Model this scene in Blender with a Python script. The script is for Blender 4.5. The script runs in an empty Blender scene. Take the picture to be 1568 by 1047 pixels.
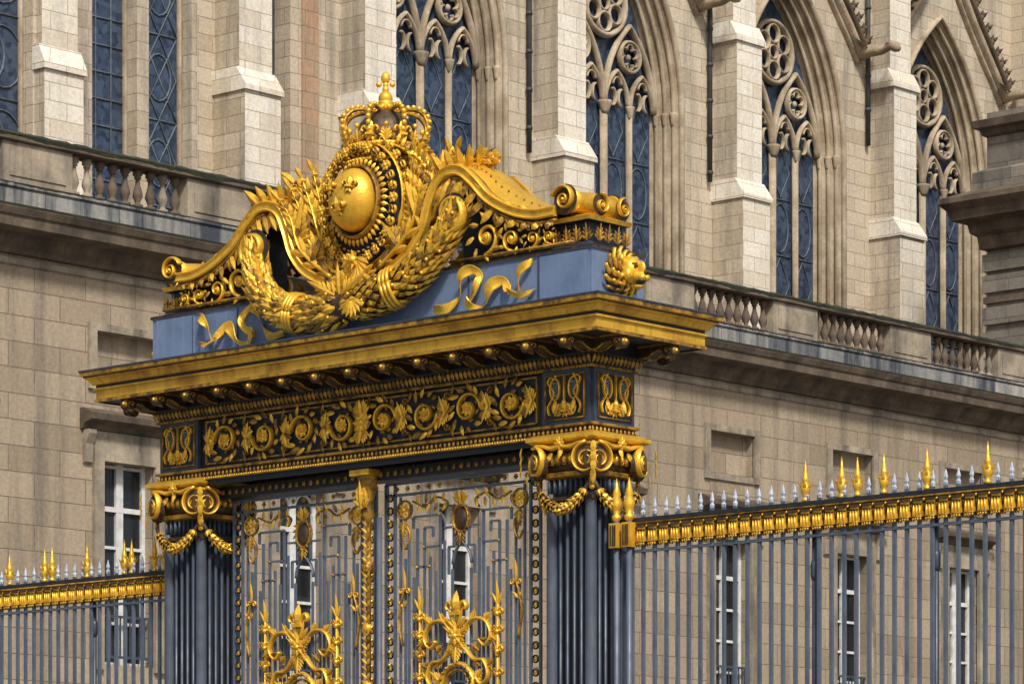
import bpy, math, random
from mathutils import Vector, Matrix
random.seed(7)
pi=math.pi
sin,cos=math.sin,math.cos
# ---------------------------------------------------------------- builder
class MB:
    def __init__(s): s.v=[];s.f=[];s.m=[];s.s=[];s.mats=[]
    def add(s,vs,fs,mat,smooth=False):
        b=len(s.v); s.v.extend([(p[0],p[1],p[2]) for p in vs])
        if mat not in s.mats: s.mats.append(mat)
        k=s.mats.index(mat)
        for f in fs:
            s.f.append([b+i for i in f]); s.m.append(k); s.s.append(smooth)
    def obj(s,name,parent=None):
        me=bpy.data.meshes.new(name)
        me.from_pydata(s.v,[],s.f)
        for m in s.mats: me.materials.append(M[m])
        me.polygons.foreach_set("material_index",s.m)
        me.polygons.foreach_set("use_smooth",s.s)
        me.update()
        import bmesh
        bm=bmesh.new(); bm.from_mesh(me); bmesh.ops.recalc_face_normals(bm,faces=bm.faces); bm.to_mesh(me); bm.free()
        ob=bpy.data.objects.new(name,me); bpy.context.scene.collection.objects.link(ob)
        if parent: ob.parent=parent
        return ob
def empty(name):
    e=bpy.data.objects.new(name,None); bpy.context.scene.collection.objects.link(e); return e
class Fr:
    def __init__(s,o,x,y,n): s.o=Vector(o);s.x=Vector(x);s.y=Vector(y);s.n=Vector(n)
    def __call__(s,a,b,c=0.0): return s.o+s.x*a+s.y*b+s.n*c
def FRONT(u,v,z=0): return Fr((u,v,z),(1,0,0),(0,0,1),(0,-1,0))
def SIDE(u,v,z=0): return Fr((u,v,z),(0,1,0),(0,0,1),(1,0,0))
def BACK(u,v,z=0): return Fr((u,v,z),(-1,0,0),(0,0,1),(0,1,0))
def LEFT(u,v,z=0): return Fr((u,v,z),(0,-1,0),(0,0,1),(-1,0,0))
def box(m,x0,x1,y0,y1,z0,z1,mat):
    vs=[(x,y,z) for z in (z0,z1) for y in (y0,y1) for x in (x0,x1)]
    m.add(vs,[(0,1,3,2),(4,6,7,5),(0,4,5,1),(2,3,7,6),(0,2,6,4),(1,5,7,3)],mat)
def fbox(m,F,a0,a1,b0,b1,c0,c1,mat):
    vs=[F(x,y,z) for z in (c0,c1) for y in (b0,b1) for x in (a0,a1)]
    m.add(vs,[(0,1,3,2),(4,6,7,5),(0,4,5,1),(2,3,7,6),(0,2,6,4),(1,5,7,3)],mat)
def rectsweep(m,x0,x1,y0,y1,prof,mats,cap=False):
    rings=[]
    for o,z in prof:
        rings.append([(x0-o,y0-o,z),(x1+o,y0-o,z),(x1+o,y1+o,z),(x0-o,y1+o,z)])
    for i in range(len(prof)-1):
        vs=rings[i]+rings[i+1]
        mt=mats if isinstance(mats,str) else mats[i]
        m.add(vs,[(0,1,5,4),(1,2,6,5),(2,3,7,6),(3,0,4,7)],mt)
    if cap:
        mt=mats if isinstance(mats,str) else mats[-1]
        m.add(rings[-1],[(0,1,2,3)],mt); m.add(rings[0],[(0,1,2,3)],mats if isinstance(mats,str) else mats[0])
def extrude(m,F,s0,s1,prof,mats):
    for i in range(len(prof)-1):
        (n0,t0),(n1,t1)=prof[i],prof[i+1]
        mt=mats if isinstance(mats,str) else mats[i]
        m.add([F(s0,t0,n0),F(s1,t0,n0),F(s1,t1,n1),F(s0,t1,n1)],[(0,1,2,3)],mt)
    for s in (s0,s1):
        m.add([F(s,t,n) for n,t in prof],[tuple(range(len(prof)))],mats if isinstance(mats,str) else mats[0])
def lathe(m,c,prof,n,mat,smooth=True,rot=0,squash=1):
    vs=[];fs=[]
    for r,z in prof:
        for k in range(n):
            a=2*pi*k/n+rot
            vs.append((c[0]+r*cos(a),c[1]+r*sin(a)*squash,c[2]+z))
    for i in range(len(prof)-1):
        for k in range(n):
            k2=(k+1)%n
            fs.append((i*n+k,i*n+k2,(i+1)*n+k2,(i+1)*n+k))
    fs.append(tuple(range(n))); fs.append(tuple((len(prof)-1)*n+k for k in range(n)))
    m.add(vs,fs,mat,smooth)
def ball(m,c,r,mat,n=12,h=8,sx=1,sy=1,sz=1):
    vs=[];fs=[]
    for i in range(h+1):
        t=pi*i/h
        for k in range(n):
            a=2*pi*k/n
            vs.append((c[0]+r*sx*sin(t)*cos(a),c[1]+r*sy*sin(t)*sin(a),c[2]+r*sz*cos(t)))
    for i in range(h):
        for k in range(n):
            k2=(k+1)%n
            fs.append((i*n+k,(i+1)*n+k,(i+1)*n+k2,i*n+k2))
    m.add(vs,fs,mat,True)
def tube(m,pts,r,mat,n=8,smooth=True,cap=True):
    pts=[Vector(p) for p in pts]; N=len(pts); vs=[];fs=[]
    up=None
    for i,p in enumerate(pts):
        t=(pts[min(i+1,N-1)]-pts[max(i-1,0)]).normalized()
        if up is None:
            up=Vector((0,0,1)) if abs(t.z)<.9 else Vector((0,1,0))
        up=(up-t*up.dot(t)).normalized(); sd=t.cross(up)
        rr=r[i] if isinstance(r,(list,tuple)) else r
        for k in range(n):
            a=2*pi*k/n
            vs.append(p+up*cos(a)*rr+sd*sin(a)*rr)
    for i in range(N-1):
        for k in range(n):
            k2=(k+1)%n
            fs.append((i*n+k,i*n+k2,(i+1)*n+k2,(i+1)*n+k))
    if cap: fs.append(tuple(range(n))); fs.append(tuple((N-1)*n+k for k in range(n)))
    m.add(vs,fs,mat,smooth)
def cr(pts,k=5):
    out=[];P=[pts[0]]+list(pts)+[pts[-1]]
    for i in range(1,len(P)-2):
        p0,p1,p2,p3=P[i-1],P[i],P[i+1],P[i+2]
        for j in range(k):
            t=j/k
            out.append(tuple(.5*((2*b)+(-a+c)*t+(2*a-5*b+4*c-d)*t*t+(-a+3*b-3*c+d)*t**3) for a,b,c,d in zip(p0,p1,p2,p3)))
    out.append(tuple(pts[-1])); return out
SEC=[(-1,0),(-.6,.75),(0,1),(.6,.75),(1,0),(.6,-.5),(-.6,-.5)]
SECF=[(-1,0),(-1,1),(1,1),(1,0)]
SECG=[(-1,0),(-1,.8),(-.75,1),(-.45,.7),(.45,.7),(.75,1),(1,.8),(1,0)]
def stroke(m,F,pts,w,th,mat,n0=0.0,closed=False,flat=False,groove=False):
    N=len(pts);S=SECG if groove else (SECF if flat else SEC);q=len(S);vs=[];fs=[]
    for i,(a,b) in enumerate(pts):
        if closed: p=pts[(i-1)%N];r=pts[(i+1)%N]
        else: p=pts[max(i-1,0)];r=pts[min(i+1,N-1)]
        dx,dy=r[0]-p[0],r[1]-p[1];L=math.hypot(dx,dy) or 1;nx,ny=-dy/L,dx/L
        ww=w(i/(N-1)) if callable(w) else w
        tt=th(i/(N-1)) if callable(th) else th
        for sx,sn in S: vs.append(F(a+nx*ww*sx,b+ny*ww*sx,n0+tt*sn))
    for i in range(N if closed else N-1):
        j=(i+1)%N
        for k in range(q):
            k2=(k+1)%q
            fs.append((i*q+k,i*q+k2,j*q+k2,j*q+k))
    if not closed: fs.append(tuple(range(q))); fs.append(tuple((N-1)*q+k for k in range(q)))
    m.add(vs,fs,mat,not (flat or groove))
def circ(a,b,rx,ry=None,n=24,a0=0,a1=2*pi,full=True):
    ry=ry or rx
    k=n if full else n+1
    return [(a+rx*cos(a0+(a1-a0)*i/n),b+ry*sin(a0+(a1-a0)*i/n)) for i in range(k)]
def spiral(a,b,R,r,turns,a0,d=1,n=28):
    out=[]
    for i in range(n+1):
        t=i/n; rr=R*(r/R)**t; an=a0+d*2*pi*turns*t
        out.append((a+rr*cos(an),b+rr*sin(an)))
    return out
def dome(m,F,a,b,r,h,mat,n0=0.0,n=10,ry=None):
    ry=ry or r;vs=[];fs=[];H=4
    for i in range(H):
        t=(pi/2)*i/H
        for k in range(n):
            an=2*pi*k/n
            vs.append(F(a+r*cos(t)*cos(an),b+ry*cos(t)*sin(an),n0+h*sin(t)))
    vs.append(F(a,b,n0+h))
    for i in range(H-1):
        for k in range(n): fs.append((i*n+k,i*n+(k+1)%n,(i+1)*n+(k+1)%n,(i+1)*n+k))
    for k in range(n): fs.append(((H-1)*n+k,(H-1)*n+(k+1)%n,H*n))
    m.add(vs,fs,mat,True)
def leaf(m,F,a,b,ang,L,W,mat,n0=0.0,rise=.35,curl=.5):
    prof=[(0,.35),(.25,.85),(.5,1),(.75,.7),(1,.04)]
    vs=[];fs=[];d=(cos(ang),sin(ang));e=(-d[1],d[0])
    for t,w in prof:
        c=a+d[0]*L*t;g=b+d[1]*L*t;ww=W*w*.5
        n=n0+rise*W*sin(pi*min(t*.9+.1,1))+curl*W*t*t
        vs+= [F(c+e[0]*ww,g+e[1]*ww,n-.28*W*w),F(c,g,n),F(c-e[0]*ww,g-e[1]*ww,n-.28*W*w)]
    for i in range(len(prof)-1):
        k=i*3
        fs+=[(k,k+1,k+4,k+3),(k+1,k+2,k+5,k+4)]
    m.add(vs,fs,mat,False)
def acan(m,F,a,b,ang,L,W,mat,n0=0.0,k=4):
    for i in range(k):
        t=.05+.6*i/k; c=a+cos(ang)*L*t;g=b+sin(ang)*L*t
        for sg in (1,-1):
            leaf(m,F,c,g,ang+sg*(.95-.13*i),W*(.95-.12*i),W*.32,mat,n0+.02*i*W,.4,.3)
    leaf(m,F,a,b,ang,L,W*.38,mat,n0+.1*W,.5,.5)
def frond(m,F,pts,W,mat,n0=0.0,k=9,mat2=None):
    P=cr(pts,6);N=len(P)
    stroke(m,F,P,lambda t:W*.12*(1.1-t),W*.16,mat,n0+.08*W)
    for j in range(k):
        i=min(N-2,int((.08+.86*j/(k-1))*(N-1)))
        a,b=P[i];q=P[i+1];an=math.atan2(q[1]-b,q[0]-a)
        s=sin(pi*(.25+.72*j/(k-1)))*.9+.1
        for g in (1,-1): leaf(m,F,a,b,an+g*.42,W*1.15*s,W*.42,mat if (j%3 or not mat2) else mat2,n0+.01*j*W,.45,.3)
    a,b=P[-2];q=P[-1];leaf(m,F,a,b,math.atan2(q[1]-b,q[0]-a),W*.7,W*.32,mat,n0+.05,.4,.8)
def rosette(m,F,a,b,r,mat,n0=0.0,k=6,c2=None):
    for i in range(k): leaf(m,F,a,b,2*pi*i/k,r,r*.7,mat,n0,.3,.2)
    dome(m,F,a,b,r*.32,r*.3,c2 or mat,n0+.1*r,8)
def volute(m,F,a,b,R,d,mat,n0=0.0,a0=pi/2,dark=None,turns=2.4,wf=.11):
    if dark: m.add([F(x,y,n0-.012) for x,y in circ(a,b,R*.97)],[tuple(range(24))],dark)
    stroke(m,F,spiral(a,b,R,R*.16,turns,a0,d,48),lambda t:R*wf*(1-.6*t),lambda t:R*.34*(1-.2*t),mat,n0)
    dome(m,F,a,b,R*.16,R*.36,mat,n0,10)
def leaf3(m,p,d,nr,L,W,mat,h=.25):
    p=Vector(p);d=Vector(d).normalized();nr=Vector(nr);s=d.cross(nr).normalized()
    vs=[p-s*W*.15,p+s*W*.15,p+d*L*.45-s*W*.5,p+d*L*.45+nr*W*h,p+d*L*.45+s*W*.5,p+d*L+nr*W*.1]
    m.add(vs,[(0,1,3),(0,3,2),(1,4,3),(2,3,5),(3,4,5)],mat,False)
def fleur(m,F,a,b,s,mat,n0=0.0,k=1.0):
    leaf(m,F,a,b-.1*s,pi/2,.66*s,.36*s*k,mat,n0+.03*s,.5,0)
    for g in (1,-1):
        stroke(m,F,cr([(a+g*.06*s,b-.1*s),(a+g*.12*s,b+.1*s),(a+g*.27*s,b+.24*s),(a+g*.38*s,b+.12*s),(a+g*.32*s,b+.02*s)],4),lambda t:.07*s*k*(1-.3*t),.12*s,mat,n0)
        leaf(m,F,a,b-.12*s,-pi/2+g*.5,.32*s,.15*s*k,mat,n0,.3,0)
    fbox(m,F,a-.18*s*k,a+.18*s*k,b-.14*s,b-.04*s,n0-.02*s,n0+.16*s,mat)
def arch(c,half,zs,rise,n=10):
    R=(half*half+rise*rise)/(2*half);th=math.asin(min(1,rise/R))
    rt=[(c+half-R+R*cos(th*i/n),zs+R*sin(th*i/n)) for i in range(n+1)]
    lf=[(2*c-x,z) for x,z in rt]
    return lf+rt[::-1][1:]
def wallholes(m,F,s0,s1,t0,t1,holes,depth,mat,rev=None):
    ss=sorted({s0,s1}|{h[0] for h in holes}|{h[1] for h in holes})
    ts=sorted({t0,t1}|{h[2] for h in holes}|{h[3] for h in holes})
    for i in range(len(ss)-1):
        for j in range(len(ts)-1):
            a,b,c,d=ss[i],ss[i+1],ts[j],ts[j+1];mx,my=(a+b)/2,(c+d)/2
            if any(h[0]<mx<h[1] and h[2]<my<h[3] for h in holes): continue
            m.add([F(a,c),F(b,c),F(b,d),F(a,d)],[(0,1,2,3)],mat)
    for a,b,c,d in [h[:4] for h in holes]:
        q=[(a,c),(b,c),(b,d),(a,d)]
        for k in range(4):
            p,r=q[k],q[(k+1)%4]
            m.add([F(p[0],p[1]),F(r[0],r[1]),F(r[0],r[1],-depth),F(p[0],p[1],-depth)],[(0,1,2,3)],rev or mat)
# ---------------------------------------------------------------- materials
M={}
def nodes(name):
    mt=bpy.data.materials.new(name);mt.use_nodes=True;M[name]=mt
    nt=mt.node_tree;b=nt.nodes["Principled BSDF"];return nt,b
def NN(nt,t,**k):
    n=nt.nodes.new(t)
    for a,v in k.items(): setattr(n,a,v)
    return n
def mixc(nt,fac,a,b,mode='MIX'):
    n=nt.nodes.new('ShaderNodeMix');n.data_type='RGBA';n.blend_type=mode
    for i,x in ((0,fac),(6,a),(7,b)):
        if hasattr(x,'is_linked') or hasattr(x,'links'): nt.links.new(x,n.inputs[i])
        else: n.inputs[i].default_value=x if i==0 else (*x,1)
    return n.outputs[2]
def ramp(nt,src,lo,hi,a=0.0,b=1.0):
    n=nt.nodes.new('ShaderNodeMapRange');nt.links.new(src,n.inputs[0])
    n.inputs[1].default_value=lo;n.inputs[2].default_value=hi;n.inputs[3].default_value=a;n.inputs[4].default_value=b
    return n.outputs[0]
def noise(nt,vec,scale,detail=4,rough=.55):
    n=nt.nodes.new('ShaderNodeTexNoise');n.inputs['Scale'].default_value=scale;n.inputs['Detail'].default_value=detail
    n.inputs['Roughness'].default_value=rough
    if vec is not None: nt.links.new(vec,n.inputs['Vector'])
    return n.outputs[0]
def pos(nt,sc=(1,1,1)):
    g=nt.nodes.new('ShaderNodeNewGeometry')
    if sc==(1,1,1): return g.outputs['Position']
    mp=nt.nodes.new('ShaderNodeMapping');mp.inputs['Scale'].default_value=sc
    nt.links.new(g.outputs['Position'],mp.inputs[0]);return mp.outputs[0]
def bump(nt,b,src,st,dist):
    n=nt.nodes.new('ShaderNodeBump');n.inputs['Strength'].default_value=st;n.inputs['Distance'].default_value=dist
    nt.links.new(src,n.inputs['Height']);nt.links.new(n.outputs[0],b.inputs['Normal'])
def stone(name,c1,c2,mort,bw,bh,stain=(.1,.08,.06),samt=.5,brick=True,bs=.35,bias=-.1,sl=(.50,.72),ms=.012):
    nt,b=nodes(name)
    p=pos(nt)
    n1=ramp(nt,noise(nt,p,.5,4,.6),.42,.6,0,.55)
    if brick:
        sx=NN(nt,'ShaderNodeSeparateXYZ');nt.links.new(p,sx.inputs[0])
        ad=NN(nt,'ShaderNodeMath',operation='ADD');nt.links.new(sx.outputs[0],ad.inputs[0]);nt.links.new(sx.outputs[1],ad.inputs[1])
        cb=NN(nt,'ShaderNodeCombineXYZ');nt.links.new(ad.outputs[0],cb.inputs[0]);nt.links.new(sx.outputs[2],cb.inputs[1])
        br=NN(nt,'ShaderNodeTexBrick');nt.links.new(cb.outputs[0],br.inputs['Vector'])
        # tone between stones, darkened in large weathered zones, joints on top
        ca=mixc(nt,n1,c1,tuple(.55*a+.45*e for a,e in zip(c1,c2)));c_b=mixc(nt,n1,c2,tuple(.88*e for e in c2))
        nt.links.new(ca,br.inputs['Color1']);nt.links.new(c_b,br.inputs['Color2']);br.inputs['Mortar'].default_value=(*mort,1)
        br.inputs['Scale'].default_value=1;br.inputs['Brick Width'].default_value=bw;br.inputs['Row Height'].default_value=bh
        br.inputs['Mortar Size'].default_value=ms;br.inputs['Mortar Smooth'].default_value=.4;br.inputs['Bias'].default_value=bias
        col=br.outputs['Color']
    else:
        col=mixc(nt,ramp(nt,noise(nt,p,1.6,3),.35,.65),c1,c2)
    n2=ramp(nt,noise(nt,pos(nt,(1.7,1.7,.16)),1.0,5,.65),sl[0],sl[1],0,samt)
    col=mixc(nt,n2,col,stain)
    h=noise(nt,p,11,5,.75)
    n3=ramp(nt,h,.33,.7,.78,1.14)
    vm=NN(nt,'ShaderNodeVectorMath',operation='SCALE');nt.links.new(col,vm.inputs[0]);nt.links.new(n3,vm.inputs['Scale'])
    nt.links.new(vm.outputs[0],b.inputs['Base Color']);b.inputs['Roughness'].default_value=.9
    b.inputs['Specular IOR Level'].default_value=.2
    if brick:
        mm=NN(nt,'ShaderNodeMath',operation='SUBTRACT');nt.links.new(h,mm.inputs[0]);nt.links.new(br.outputs['Fac'],mm.inputs[1]);h=mm.outputs[0]
    bump(nt,b,h,bs,.03)
def paint(name,c,c2,rough=.45,metal=0.0,sc=6,lo=.4,hi=.7,amt=1,bst=.15,streak=None):
    nt,b=nodes(name);p=pos(nt)
    n=noise(nt,p,sc,5,.65)
    col=mixc(nt,ramp(nt,n,lo,hi,0,amt),c,c2)
    if streak:
        col=mixc(nt,ramp(nt,noise(nt,pos(nt,(9,9,.9)),1.5,4,.6),.52,.75,0,.6),col,streak)
    nt.links.new(col,b.inputs['Base Color'])
    nt.links.new(ramp(nt,n,.3,.7,rough-.08,rough+.15),b.inputs['Roughness'])
    b.inputs['Metallic'].default_value=metal
    if bst: bump(nt,b,noise(nt,p,sc*7,3),bst,.01)
stone('palace_stone',(.37,.30,.215),(.27,.215,.15),(.13,.10,.08),1.3,.5,(.11,.10,.085),.6,sl=(.48,.68),ms=.010)
stone('palace_trim',(.37,.31,.23),(.21,.18,.14),(.2,.2,.2),1,1,(.06,.052,.048),.85,False)
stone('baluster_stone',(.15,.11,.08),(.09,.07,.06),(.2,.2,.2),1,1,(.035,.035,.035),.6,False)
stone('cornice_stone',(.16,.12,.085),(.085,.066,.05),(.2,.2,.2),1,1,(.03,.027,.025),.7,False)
stone('course_stone',(.36,.345,.31),(.17,.175,.18),(.1,.1,.1),1.9,.7,(.045,.055,.07),.95,sl=(.42,.60))
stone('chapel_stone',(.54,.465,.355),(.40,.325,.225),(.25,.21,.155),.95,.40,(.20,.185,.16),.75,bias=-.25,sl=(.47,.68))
stone('chapel_stone_lit',(.74,.69,.59),(.56,.475,.35),(.36,.31,.24),1.0,.41,(.30,.285,.26),.5,bias=-.4)  # lit copy of chapel_stone: brightness of the buttress fronts put into the colour
stone('chapel_trim',(.47,.39,.28),(.30,.235,.16),(.2,.2,.2),1,1,(.10,.085,.065),.75,False)
stone('rake_stone',(.15,.11,.075),(.09,.07,.05),(.2,.2,.2),1,1,(.035,.03,.025),.6,False)
stone('red_stone',(.42,.26,.165),(.36,.28,.19),(.22,.16,.12),.6,.40,(.15,.12,.1),.4)
stone('pavilion_stone',(.25,.22,.18),(.155,.14,.12),(.08,.08,.08),1.6,.55,(.05,.05,.05),.7)
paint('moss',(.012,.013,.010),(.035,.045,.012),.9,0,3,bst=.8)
paint('gold_leaf_paint',(.86,.51,.05),(.54,.27,.024),.34,.5,7,.46,.70,.85,.35)
paint('gilded_moulding',(.80,.46,.045),(.38,.18,.02),.42,.4,2.2,.46,.66,.9,.3,(.20,.10,.025))
paint('aged_gold',(.50,.27,.03),(.11,.06,.018),.42,.4,9,.42,.62,.95,.3)
paint('bronze',(.095,.055,.022),(.025,.02,.018),.5,.3,12,.4,.65,1,.3)
paint('blue_paint',(.14,.195,.305),(.10,.145,.235),.45,0,3,.4,.7,1,.08,(.20,.255,.34))
paint('iron_blue',(.045,.06,.088),(.025,.032,.047),.38,0,6,bst=0)
paint('dark_iron',(.010,.012,.018),(.022,.021,.022),.5,0,8,bst=0)
paint('fence_paint',(.09,.113,.152),(.056,.07,.097),.42,0,5,bst=0,streak=(.15,.157,.168))
paint('pale_tip',(.46,.50,.56),(.18,.22,.30),.5,0,20,bst=0)
paint('white_frame',(.62,.62,.60),(.42,.42,.40),.5,0,5,bst=0)
paint('slate',(.07,.085,.11),(.12,.13,.15),.6,0,4)
paint('gutter_dark',(.03,.035,.04),(.06,.06,.06),.6,0,4,bst=0)
paint('lead_line',(.10,.125,.155),(.05,.06,.08),.6,0,9,bst=0)
paint('paving',(.20,.19,.17),(.13,.12,.11),.85,0,1)
def glass(name,c,c2,sc,rough):
    nt,b=nodes(name);p=pos(nt)
    v=NN(nt,'ShaderNodeTexVoronoi');v.inputs['Scale'].default_value=sc;nt.links.new(p,v.inputs['Vector'])
    s=NN(nt,'ShaderNodeSeparateColor');nt.links.new(v.outputs['Color'],s.inputs[0])
    col=mixc(nt,s.outputs[0],c,c2);nt.links.new(col,b.inputs['Base Color'])
    b.inputs['Roughness'].default_value=rough;b.inputs['Specular IOR Level'].default_value=.5
    bump(nt,b,s.outputs[1],.15,.02)
glass('chapel_glass',(.014,.024,.047),(.052,.078,.125),7,.32)
glass('window_glass',(.008,.01,.013),(.02,.024,.03),.8,.06)
G='gold_leaf_paint';AG='aged_gold';GM='gilded_moulding'
# ================================================================ GATE
gate=empty('ornate_palace_gate')
X0,X1,Y0,Y1=-6.18,0.0,0.0,.64
UC=-3.03
m=MB()
rectsweep(m,X0,X1,Y0,Y1,[(-.02,6.14),(.0,6.14),(.0,6.19),(.035,6.20),(.035,6.235),(.01,6.24),(.01,6.29),(.045,6.30),(.045,6.325),(-.03,6.33),(-.03,6.85),(.03,6.855),(.03,6.885),(.01,6.89),(.02,6.93),(.09,6.985),(.09,7.0),(.06,7.0),(.06,7.115),(.49,7.115),(.49,7.10),(.515,7.10),(.515,7.13),(.50,7.135),(.50,7.225),(.525,7.23),(.525,7.25),(.50,7.255),(.50,7.28),(.53,7.285),(.54,7.30),(.56,7.335),(.60,7.36),(.60,7.375),(.63,7.38),(.63,7.42),(.64,7.425),(.64,7.44),(.05,7.47)],
 ['dark_iron','dark_iron','iron_blue',AG,'dark_iron','dark_iron',AG,AG,'dark_iron','dark_iron','dark_iron',AG,'dark_iron','dark_iron','dark_iron','dark_iron','dark_iron','dark_iron','dark_iron','bronze',AG,AG,'bronze',GM,GM,GM,'dark_iron','dark_iron',GM,GM,GM,GM,'bronze',GM,AG,'iron_blue','iron_blue','blue_paint'])
def around(fn,step,off,z):
    Lf=X1-X0+2*off;n=int(Lf/step);
    for i in range(n+1):
        x=X0-off+Lf*i/n
        fn(FRONT(x,Y0-off,z)); fn(BACK(x,Y1+off,z))
    Ls=Y1-Y0+2*off;n=max(1,int(Ls/step))
    for i in range(n+1):
        y=Y0-off+Ls*i/n
        fn(SIDE(X1+off,y,z)); fn(LEFT(X0-off,y,z))
m.obj('entablature_mouldings',gate)
m=MB()
around(lambda F:dome(m,F,0,0,.014,.014,AG,0,6),.036,.032,6.87)
around(lambda F:leaf(m,F,0,.045,-pi/2,.085,.05,AG,.045,.4,-.6),.058,.03,6.93)
around(lambda F:dome(m,F,0,0,.013,.013,G,0,6),.036,.036,6.217)
around(lambda F:leaf(m,F,0,.03,-pi/2,.05,.04,AG,.02,.4,0),.06,.012,6.25)
def modil(F):
    Fs=Fr(F.o,F.n,F.y,F.x)
    out=cr([(0,-.13),(.12,-.12),(.22,-.075),(.29,-.07),(.33,-.125),(.39,-.13),(.425,-.08),(.41,-.01)],4)
    pol=out+[(0,-.01)]
    nn=len(pol)
    vs=[Fs(a,b,-.065) for a,b in pol]+[Fs(a,b,.065) for a,b in pol]
    m.add(vs,[tuple(range(nn)),tuple(range(nn,2*nn))]+[(i,(i+1)%nn,nn+(i+1)%nn,nn+i) for i in range(nn)],'bronze')
    F2=Fr(F(0,0,.42),F.x,F.y,F.n)
    for g in (1,-1):
        volute(m,Fr(Fs(.37,-.08,g*.066),F.n,F.y,F.x*g),0,0,.042,1,AG,0,0,None,1.2,.2)
        stroke(m,Fr(Fs(0,0,g*.066),F.n,F.y,F.x*g),out[:14],.01,.012,AG,0)
    dome(m,F2,0,-.075,.052,.03,AG,-.01,8,.042); dome(m,F2,0,-.075,.02,.02,G,.015,6)
    leaf(m,F2,0,-.09,-pi/2,.06,.09,AG,-.03,.4,-1.0)
    fbox(m,F,-.075,.075,-.024,-.004,0,.44,AG)
around(modil,.455,.06,7.122)
def soff(F):
    F3=Fr(F(0,0,.22),F.x,F.n,-F.y)
    rosette(m,F3,0,0,.055,AG,.0,6)
Lf=X1-X0+.12;n=int(Lf/.455)
for i in range(n): soff(FRONT(X0-.06+Lf*(i+.5)/n,Y0-.06,7.112))
m.obj('cornice_ornament',gate)
# --- frieze scrollwork
m=MB()
F=FRONT(0,.03,0)
a0,a1=-5.50,-.70
def frame2(F,a,b,c,d,w,mat,th=.02):
    for q in ([(a,c),(b,c)],[(a,d),(b,d)],[(a,c),(a,d)],[(b,c),(b,d)]): stroke(m,F,q,w,th,mat,0,flat=True)
frame2(F,a0+.02,a1-.02,6.375,6.825,.009,AG)
nsp=8;W=(a1-a0-.1)/nsp
for FF in (F,BACK(-6.18,.61,0)):
    for i in range(nsp):
        cx=a0+.05+W*(i+.5) if FF is F else -(a0+.05+W*(i+.5))-6.18
        cz=6.60; sg=1 if i%2==0 else -1
        mir=1 if i<nsp/2 else -1
        R=.185
        stroke(m,FF,spiral(cx,cz,R,.05,1.45,(pi if mir>0 else 0),-mir*sg,34),lambda t:.019*(1-.4*t),.05,G,.02)
        stroke(m,FF,cr([(cx-mir*(W*.5),cz-sg*.12),(cx-mir*W*.42,cz-sg*.02),(cx-mir*R,cz)],5),.02,.04,G,.02)
        rosette(m,FF,cx,cz,.08,G,.04,7)
        for k in range(13):
            an=2*pi*k/13+.3*i+random.uniform(-.12,.12)
            leaf(m,FF,cx+R*cos(an),cz+R*sin(an),an+mir*sg*-1.0,.11*random.uniform(.85,1.15),.055,G if k%2 else AG,.03,.6,.6)
            if k%2: leaf(m,FF,cx+.13*cos(an),cz+.13*sin(an),an+mir*sg*2.0,.06,.035,AG,.01,.5,.5)
        for g in (1,-1):
            acan(m,FF,cx-mir*W*.48,cz-g*.02,pi/2*g+.35*g*mir*-1,.20,.12,G,.03,4)
            stroke(m,FF,spiral(cx+mir*W*.5,cz+g*.15,.05,.012,1.2,0,g,14),.009,.03,AG,.01)
            leaf(m,FF,cx+mir*.25,cz+g*.17,g*1.0,.1,.05,AG,.01)
    if FF is F:
        c=-3.09
        rosette(m,FF,c,6.6,.12,G,.06,8)
        acan(m,FF,c,6.66,pi/2,.17,.16,G,.06); acan(m,FF,c,6.54,-pi/2,.17,.16,G,.06)
def block(F,w=.6):
    fbox(m,F,-w/2,w/2,6.33,6.85,-.02,.025,'iron_blue')
    fbox(m,F,-w/2+.06,w/2-.06,6.38,6.80,.0251,.03,'dark_iron')
    for g in (1,-1):
        x=g*.12
        stroke(m,F,cr([(x+g*.07,6.42),(x+.09*g,6.5),(x+.02*g,6.6),(x+.02*g,6.66),(x+.09*g,6.74),(x+.05*g,6.79),(x-.03*g,6.76)],4),.010,.03,G,.03)
        stroke(m,F,circ(x,6.67,.06,.105,16),.010,.03,G,.03,True)
        fbox(m,F,x-.028,x+.028,6.6,6.74,.03,.04,'blue_paint')
        for q in range(4): stroke(m,F,[(x-.025,6.61+.03*q),(x+.025,6.64+.03*q)],.004,.008,'dark_iron',.041)
        leaf(m,F,x,6.56,-pi/2,.12,.07,G,.04); acan(m,F,x,6.41,pi/2+g*.5,.14,.10,G,.035,3)
        dome(m,F,x,6.8,.018,.02,G,.03)
    fleur(m,F,0,6.47,.2,G,.035)
    stroke(m,F,[(0,6.4),(0,6.8)],.008,.03,G,.03)
    for z in (6.375,6.805): stroke(m,F,[(-w/2+.05,z),(w/2-.05,z)],.008,.02,AG,.028)
    for s in (-1,1): stroke(m,F,[(s*(w/2-.05),6.375),(s*(w/2-.05),6.805)],.008,.02,AG,.028)
PW=.62
for cx in (X0+PW/2,X1-PW/2):
    block(FRONT(cx,0.0,0)); block(BACK(cx,.64,0))
block(SIDE(0,.32,0)); block(LEFT(X0,.32,0))
m.obj('frieze_scrollwork',gate)
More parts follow.
